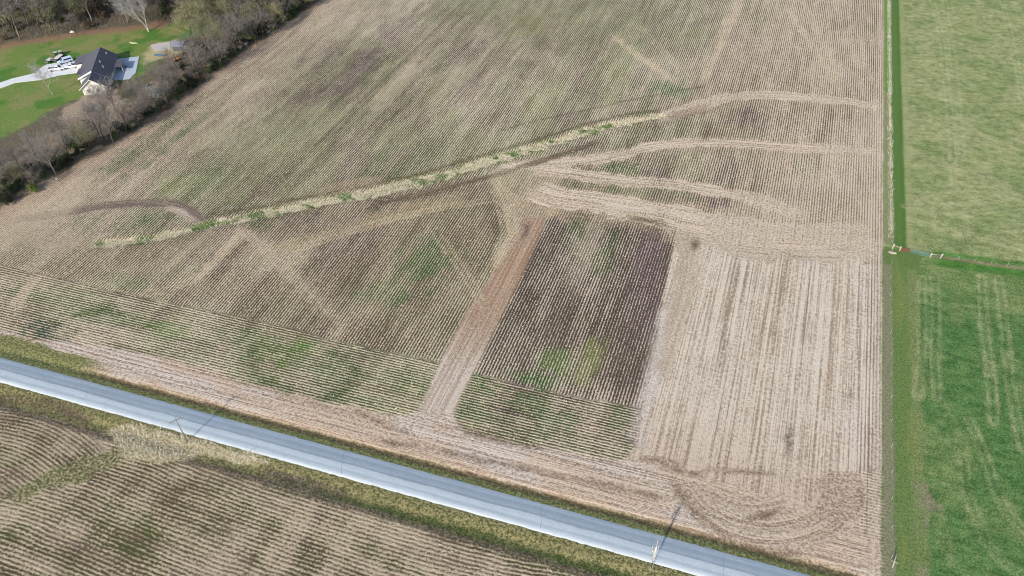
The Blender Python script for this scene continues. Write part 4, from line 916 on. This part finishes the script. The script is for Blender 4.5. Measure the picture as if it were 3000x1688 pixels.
# ------------------------------------------------------------------ vehicles in the yard
paint = mat('white_paint', (236, 238, 242), .3, var=.02, spec=.5); paint_b = mat('pale_blue_paint', (206, 220, 236), .3, var=.02, spec=.5)
tyre = mat('tyre', (36, 36, 38), .9, var=.1); chrome = mat('wheel_rim', (150, 152, 156), .4, metal=.6); lamp_m = mat('lamp_glass', (214, 216, 214), .2, spec=.6); red_m = mat('tail_lamp', (150, 28, 24), .3)
def pickup(name, x, y, rz, m, label, van=False):
    t = empty(name, (x, y, .09), rz, label, 'pickup truck' if not van else 'van', 'white vehicles parked on the drive')
    L_ = 2.75
    prof = [(-L_, .45), (-L_, 1.02), (-.62, 1.05), (-.62, 1.12), (1.1, 1.12), (L_ - .1, 1.0), (L_, .82), (L_, .42)]
    body = MB().prism(prof, -.96, .96).build('body', m, t, bevel=.06)
    if van:
        MB().prism([(-2.7, 1.0), (-2.6, 1.95), (.7, 1.98), (1.5, 1.1)], -.88, .88).build('cab', m, t, bevel=.08)
        MB().prism([(.82, 1.93), (.86, 1.93), (1.53, 1.2), (1.49, 1.16)], -.76, .76).build('windscreen', glass_m, t)
        for s in (-1, 1): MB().box(-2.3, .5, s * .885 - .01, s * .885 + .01, 1.25, 1.8).build('side_window', glass_m, t)
    else:
        MB().prism([(-.62, 1.05), (-.45, 1.78), (.75, 1.8), (1.45, 1.08)], -.84, .84).build('cab', m, t, bevel=.07)
        MB().prism([(.83, 1.78), (.87, 1.78), (1.47, 1.17), (1.43, 1.13)], -.74, .74).build('windscreen', glass_m, t)
        MB().prism([(-.66, 1.2), (-.64, 1.2), (-.49, 1.7), (-.51, 1.7)], -.66, .66).build('rear_window', glass_m, t)
        for s in (-1, 1): MB().box(-.35, .75, s * .848 - .01, s * .848 + .01, 1.22, 1.66).build('side_window', glass_m, t)
        MB().box(-2.62, -.75, -.78, .78, 1.054, 1.066).build('bed', mat('bed_liner', (62, 64, 68), .8), t)
        MB().box(-2.7, -.7, -.96, -.86, 1.03, 1.3).box(-2.7, -.7, .86, .96, 1.03, 1.3).box(-2.76, -2.66, -.96, .96, 1.03, 1.3).build('bed_rail', m, t)
    for sx_ in (-1.75, 1.75):
        for s in (-1, 1):
            wv = MB().tube([(sx_, s * .76, .36), (sx_, s * 1.0, .36)], .37, 18).build('wheel', tyre, t)
            MB().tube([(sx_, s * 1.0, .36), (sx_, s * 1.012, .36)], .2, 14).build('rim', chrome, wv)
    for s in (-1, 1):
        MB().box(L_ - .03, L_ + .015, s * .72 - .18, s * .72 + .18, .68, .86).build('headlight', lamp_m, t)
        MB().box(-L_ - .015, -L_ + .02, s * .86 - .08, s * .86 + .08, .7, .98).build('tail_light', red_m, t)
    MB().box(L_ - .02, L_ + .08, -.9, .9, .4, .58).build('bumper', chrome, t)
    return t
x, y = g(168, 206); pickup('pickup_truck', x, y, math.radians(36), paint, 'white pickup truck nearest the drive entrance, left of the others')
x, y = g(211, 199); pickup('pickup_truck', x, y, math.radians(216), paint, 'white pickup truck with its tail against the garage eaves')
x, y = g(193, 184); pickup('van', x, y, math.radians(-122), paint_b, 'pale bluish van parked nose out beside the trailers', van=True)
def trailer(x, y, rz, L_, label):
    t = empty('utility_trailer', (x, y, 0), rz, label, 'trailer', 'trailers at the edge of the drive')
    MB().box(-L_ / 2, L_ / 2, -1.05, 1.05, .62, .74).build('deck', mat('weathered_deck', (222, 216, 202), .9, var=.12, scale=2), t)
    MB().box(-L_ / 2, L_ / 2, -1.12, -1.052, .5, .8).box(-L_ / 2, L_ / 2, 1.052, 1.12, .5, .8).tube([(L_ / 2, -.8, .55), (L_ / 2 + 1.4, 0, .55)], .05, 6).tube([(L_ / 2, .8, .55), (L_ / 2 + 1.4, 0, .55)], .05, 6).build('frame', mat('black_steel', (38, 38, 40), .6), t)
    for dx in (-.45, .45):
        for s in (-1, 1):
            wv = MB().tube([(dx - .3, s * 1.14, .36), (dx - .3, s * 1.36, .36)], .36, 16).build('wheel', tyre, t)
            MB().tube([(dx - .3, s * 1.36, .36), (dx - .3, s * 1.372, .36)], .18, 12).build('rim', chrome, wv)
    MB().box(-L_ / 2 - .05, -L_ / 2 - .002, -1.0, 1.0, .7, 1.5).build('ramp', mat('ramp_mesh', (70, 72, 74), .7), t)
a, b = g(158, 183), g(182, 164); trailer((a[0] + b[0]) / 2, (a[1] + b[1]) / 2, math.atan2(b[1] - a[1], b[0] - a[0]), 5.2, 'longer grey decked trailer between the van and the lawn')
a, b = g(134, 188), g(154, 174); trailer((a[0] + b[0]) / 2, (a[1] + b[1]) / 2, math.atan2(b[1] - a[1], b[0] - a[0]) , 3.6, 'shorter grey decked trailer at the left end of the row')
for (px, py, lb) in [(167, 165, 'dark green upright bin with a pale lid, behind the trailers on the left'), (181, 162, 'dark green upright bin with a pale lid, behind the trailers on the right')]:
    x, y = g(px, py); t = empty('bin', (x, y, 0), .5, lb, 'bin', 'bins behind the trailers')
    MB().prism([(-.5, 0), (-.62, 1.7), (.62, 1.7), (.5, 0)], -.55, .55).build('bin_body', mat('green_plastic', (46, 74, 54), .6), t, bevel=.04)
    MB().prism([(-.68, 1.705), (-.68, 1.8), (0, 1.92), (.68, 1.8), (.68, 1.705)], -.62, .62).build('lid', mat('pale_lid', (170, 180, 168), .6), t)
x, y = g(519, 178); t = empty('lawn_tractor', (x, y, 0), 1.2, 'small orange tractor standing below the shed', 'tractor')
org = mat('orange_paint', (236, 138, 62), .45)
MB().prism([(-.2, .45), (-.2, .95), (.3, 1.05), (1.15, .95), (1.25, .5)], -.42, .42).build('body', org, t, bevel=.05)
MB().box(-1.1, -.15, -.7, .7, .62, .85).build('fender', org, t, bevel=.05)
MB().box(-.75, -.3, -.25, .25, .86, 1.0).box(-.85, -.75, -.25, .25, .95, 1.4).build('seat', mat('black_vinyl', (30, 30, 32), .6), t)
for (dx, r_) in ((-.65, .5), (.85, .32)):
    for s in (-1, 1): MB().tube([(dx, s * .48, r_), (dx, s * .78, r_)], r_, 16).build('wheel', tyre, t)
MB().tube([(.0, 0, 1.0), (-.2, 0, 1.3)], .03, 6).tube([(-.22, -.18, 1.3), (-.22, .18, 1.3)], .03, 6).build('steering_column', tyre, t)
# patio furniture and pool cover
x, y = g(470, 166)
t = empty('boat', (x, y, 0), .35, 'small blue covered boat lying in the yard right of the patio', 'boat')
MB().add([(-2.2, 0, .1), (-2, -.8, .75), (-2, .8, .75), (1.2, -.8, .75), (1.2, .8, .75), (2.5, 0, .85), (-1.8, 0, .05), (1.4, 0, .05), (-2, 0, 1.0), (1.0, 0, 1.15)],
         [(1, 6, 7, 3), (2, 4, 7, 6), (3, 7, 5), (4, 5, 7), (0, 6, 1), (0, 2, 6)]).build('hull', mat('boat_hull', (190, 196, 198), .4), t)
MB().add([(-2.02, -.84, .76), (-2.02, .84, .76), (1.2, -.84, .76), (1.2, .84, .76), (2.52, 0, .87), (-2, 0, 1.1), (1.0, 0, 1.25)], [(0, 2, 6, 5), (1, 5, 6, 3), (2, 4, 6), (3, 6, 4), (0, 5, 1)]).build('cover', mat('blue_tarp', (72, 110, 132), .7, var=.15), t)
x, y = g(358, 200); t = empty('patio_table', (x, y, .12), .2, 'round grey table with chairs on the pale patio', 'table')
MB().tube([(0, 0, .7), (0, 0, .75)], .75, 20).build('table_top', mat('grey_table', (110, 122, 132), .6), t); MB().tube([(0, 0, 0), (0, 0, .7)], .06, 8).tube([(0, 0, .005), (0, 0, .05)], .35, 12).build('leg', mat('table_leg', (70, 76, 80), .6), t)
ch_m = mat('patio_chair', (84, 96, 112), .7)
for k in range(4):
    a = k * 1.571 + .5; e = empty('patio_chair', (x + 1.35 * math.cos(a), y + 1.35 * math.sin(a), .12), a, ['grey blue chair on the house side of the patio table', 'grey blue chair at the lawn side of the patio table', 'grey blue chair at the left of the patio table', 'grey blue chair on the tree side of the patio table'][k], 'chair', 'chairs round the patio table')
    MB().box(-.28, .28, -.28, .28, .4, .47).build('seat', ch_m, e); MB().box(.24, .3, -.28, .28, .48, 1.0).build('backrest', ch_m, e)
    for sx_ in (-.24, .24):
        for sy_ in (-.24, .24): MB().tube([(sx_, sy_, 0), (sx_, sy_, .4)], .025, 6).build('leg', ch_m, e)
def rock(x, y, r, label, col=(206, 200, 190)):
    rs = np.random.RandomState(int(abs(x * 10))); V = []; F_ = []
    n = 8
    for i in range(5):
        ph = i / 4 * math.pi / 2
        for k in range(n):
            q = r * (.8 + .4 * rs.rand()); V.append((math.cos(2 * math.pi * k / n) * math.cos(ph) * q * 1.2, math.sin(2 * math.pi * k / n) * math.cos(ph) * q, math.sin(ph) * q * .7 - .05))
    for i in range(4):
        for k in range(n): F_.append((i * n + k, i * n + (k + 1) % n, (i + 1) * n + (k + 1) % n, (i + 1) * n + k))
    o = MB().add(V, F_).build('rock', mat('pale_rock', col, .9, var=.15), None); o.location = (x, y, 0); return tag(o, label, 'rock')
x, y = g(212, 94); rock(x, y, .9, 'pale boulder at the far edge of the lawn')
x, y = g(390, 126); o = rock(x, y, 1.1, 'flat pale stone lying in the lawn behind the house', (200, 196, 150)); o.scale = (1.6, .7, .25)
x, y = g(253, 355); rock(x, y, .35, 'small pale stone on the bare soil below the house')
x, y = g(166, 524); rock(x, y, .4, 'small white stone at the field edge under the trees', (226, 226, 222))

# ------------------------------------------------------------------ utility poles
wood_g = mat('pole_wood_grey', (146, 140, 132), .9, var=.2, scale=4); wood_p = mat('pole_wood_pale', (206, 200, 180), .85, var=.12, scale=4); ins_m = mat('insulator', (216, 206, 200), .3)
x, y = g(548, 1294.5)
t = empty('utility_pole', (x, y, -.3), 0, 'thin grey utility pole with one crossarm by the pale grass', 'utility pole')
MB().tube([(0, 0, 0), (0, 0, 4.5), (-.12, 0, 8.7)], [.13, .12, .10], 12).build('pole', wood_g, t, True)
ca = MB()
for s in (-1, 1): ca.tube([(-.11, 0, 7.55), (-.12 + s * .5, s * .25, 8.1)], .02, 4)
dirx = np.array([.62, .78])
cb = MB(); P0 = np.array([-.12, 0, 8.15]); dv = np.array([dirx[0], dirx[1], 0]) * 1.55; nv3 = np.array([-dirx[1], dirx[0], 0]) * .07
vs_ = [P0 + a_ * dv + b_ * nv3 + np.array([0, 0, c_ * .07]) for a_ in (-1, 1) for b_ in (-1, 1) for c_ in (-1, 1)]
cb.add(vs_, [(0, 1, 3, 2), (4, 6, 7, 5), (0, 4, 5, 1), (2, 3, 7, 6), (0, 2, 6, 4), (1, 5, 7, 3)]); cb.build('crossarm', wood_g, t); ca.build('brace', wood_g, t)
for k in (-.92, -.5, .5, .92):
    q = P0 + k * dv; MB().tube([q + np.array([0, 0, .07]), q + np.array([0, 0, .3])], [.05, .07], 8).build('insulator', ins_m, t)
x, y = g(1905, 1669.4)
t = empty('utility_pole', (x, y, -.3), 0, 'stout pale utility pole with a transformer hanger standing at the near edge of the road', 'utility pole')
MB().tube([(0, 0, 0), (0, 0, 5), (.05, 0, 9.3)], [.21, .19, .16], 14).build('pole', wood_p, t, True)
MB().tube([(.05, 0, 9.0), (.02, .1, 11.2)], [.05, .035], 8).build('top_pin', ins_m, t)
MB().tube([(-.5, -.15, 7.6), (-.1, 0, 8.9)], .05, 6).tube([(-.55, -.15, 8.3), (.1, 0, 9.0)], .04, 6).tube([(-.65, -.2, 9.1), (.5, .1, 9.1)], .06, 6).build('bracket', wood_g, t)
for (q0, q1, r_) in [((-.45, -.15, 7.4), (-.45, -.15, 8.0), .12), ((-.62, -.2, 9.15), (-.62, -.2, 9.55), .07), ((.45, .1, 9.15), (.45, .1, 9.55), .07), ((.02, .1, 11.15), (.02, .1, 11.4), .08)]:
    MB().tube([q0, q1], r_, 10).build('insulator', ins_m, t)
MB().tube([(.24, .05, .4), (.3, .05, 4.5), (.3, .02, 8.0)], .035, 6).build('conduit', ins_m, t)

# ------------------------------------------------------------------ fences and gates
post_s = mat('steel_post', (206, 210, 204), .5, var=.1); wire_m = mat('fence_wire', (150, 150, 146), .5); rust_m = mat('rusty_gate', (122, 84, 62), .8, var=.2, scale=3); teal_m = mat('green_gate', (96, 140, 132), .6, var=.1); bw = mat('brace_wood', (206, 196, 172), .85, var=.15, scale=3)
def wire_fence(name, pts, step, label, h=1.25, lean=.1):
    t = empty(name, (pts[0][0], pts[0][1], 0), 0, label, 'fence'); ox, oy = pts[0]
    pos = []
    for (ax, ay), (bx, by) in zip(pts[:-1], pts[1:]):
        L_ = math.hypot(bx - ax, by - ay); n = max(1, int(round(L_ / step)))
        for k in range(n + 1):
            q = (ax + (bx - ax) * k / n - ox, ay + (by - ay) * k / n - oy)
            if not pos or math.hypot(q[0] - pos[-1][0], q[1] - pos[-1][1]) > 1: pos.append(q)
    for i, (qx, qy) in enumerate(pos):
        lx = random.uniform(-lean, lean)
        MB().box(-.025, .025, -.012, .012, -.3, h).box(-.006, .006, .012, .035, -.3, h).build('post', post_s, t).location = (qx, qy, 0)
        COL.objects[t.name]
        t.children[-1].rotation_euler = (lx * .6, lx, 0)
    wr = MB()
    for z in (.35, .7, 1.05):
        wr.tube([(qx, qy - .03, z) for qx, qy in pos], .008, 3, cap=False)
    wr.build('wire', wire_m, t); return t
P1 = [(46.0, 86.0)] + [(46.2, v) for v in (106.6, 120.2, 134.8, 149.2, 163.8, 178.0)] + [(46.7, 190.4)]
wire_fence('wire_fence', P1, 7.3, 'wire fence of thin pale steel posts beside the mown strip of the near pasture')
wire_fence('wire_fence', [(46.8, 194.0), (46.9, 300), (47.3, 396)], 6.0, 'long wire fence buried in bleached grass beside the far pasture')
cfp = [(59.9, 192.3), (81.0, 194.7), (116, 198.9)]
wire_fence('wire_fence', cfp, 4.0, 'low wire fence crossing between the two green pastures')
def brace(name, a, b, label, h=1.7):
    t = empty(name, (a[0], a[1], 0), math.atan2(b[1] - a[1], b[0] - a[0]), label, 'fence brace', 'wooden fence braces at the gates'); L_ = math.hypot(b[0] - a[0], b[1] - a[1])
    MB().tube([(0, 0, -.3), (0, 0, h)], .13, 10).build('post', bw, t, True); MB().tube([(L_, 0, -.3), (L_, 0, h)], .13, 10).build('post', bw, t, True)
    MB().tube([(.12, 0, h * .68), (L_ - .12, 0, h * .68)], .06, 8).build('rail', bw, t, True); return t
brace('fence_brace', (56.75, 191.0), (59.5, 191.6), 'wooden H brace at the right end of the green gate')
brace('fence_brace', (46.9, 191.7), (48.75, 191.2), 'wooden brace at the field corner, left of the rusty gate')
def gate(name, a, b, m, label, h=1.25, solid=False):
    t = empty(name, (a[0], a[1], .12), math.atan2(b[1] - a[1], b[0] - a[0]), label, 'gate', 'gates between the pastures'); L_ = math.hypot(b[0] - a[0], b[1] - a[1])
    fr = MB().tube([(0, 0, 0), (0, 0, h)], .035, 6).tube([(L_, 0, 0), (L_, 0, h)], .035, 6).tube([(0, 0, h), (L_, 0, h)], .035, 6).tube([(0, 0, 0), (L_, 0, 0)], .035, 6)
    fr.build('gate_frame', m, t)
    br = MB(); n = 7 if solid else 5
    for k in range(1, n): br.box(.04, L_ - .04, -.025, .025, h * k / n - (.055 if solid else .03), h * k / n + (.055 if solid else .03))
    br.build('bars', m, t); MB().box(L_ / 2 - .03, L_ / 2 + .03, .026, .05, 0, h).build('upright', m, t)
    return t
gate('gate', (48.95, 191.1), (51.3, 191.2), rust_m, 'short rusty brown gate beside the left brace', solid=True)
gate('gate', (51.5, 191.2), (56.5, 191.0), teal_m, 'long blue green tube gate between the rusty gate and the wooden brace', solid=False)
# dead wood at the fence corner near the road
x, y = g(2616, 1655); t = empty('fence_brace', (x, y, 0), 1.45, 'grey weathered brace post leaning at the near end of the fence', 'fence brace')
MB().tube([(-.6, 0, -.1), (0, .05, .7), (1.6, 0, 1.5)], [.16, .14, .12], 9).build('post', mat('weathered_wood', (168, 160, 148), .9, var=.2), t, True)
MB().tube([(.3, -.7, .6), (.2, .6, .75)], .05, 6).build('rail', bw, t)
x, y = g(2628, 740); rock(x - 1.2, y - .6, .5, 'pale rubble lying at the foot of the left gate brace', (214, 196, 174)).scale = (2.2, 1.2, .35)
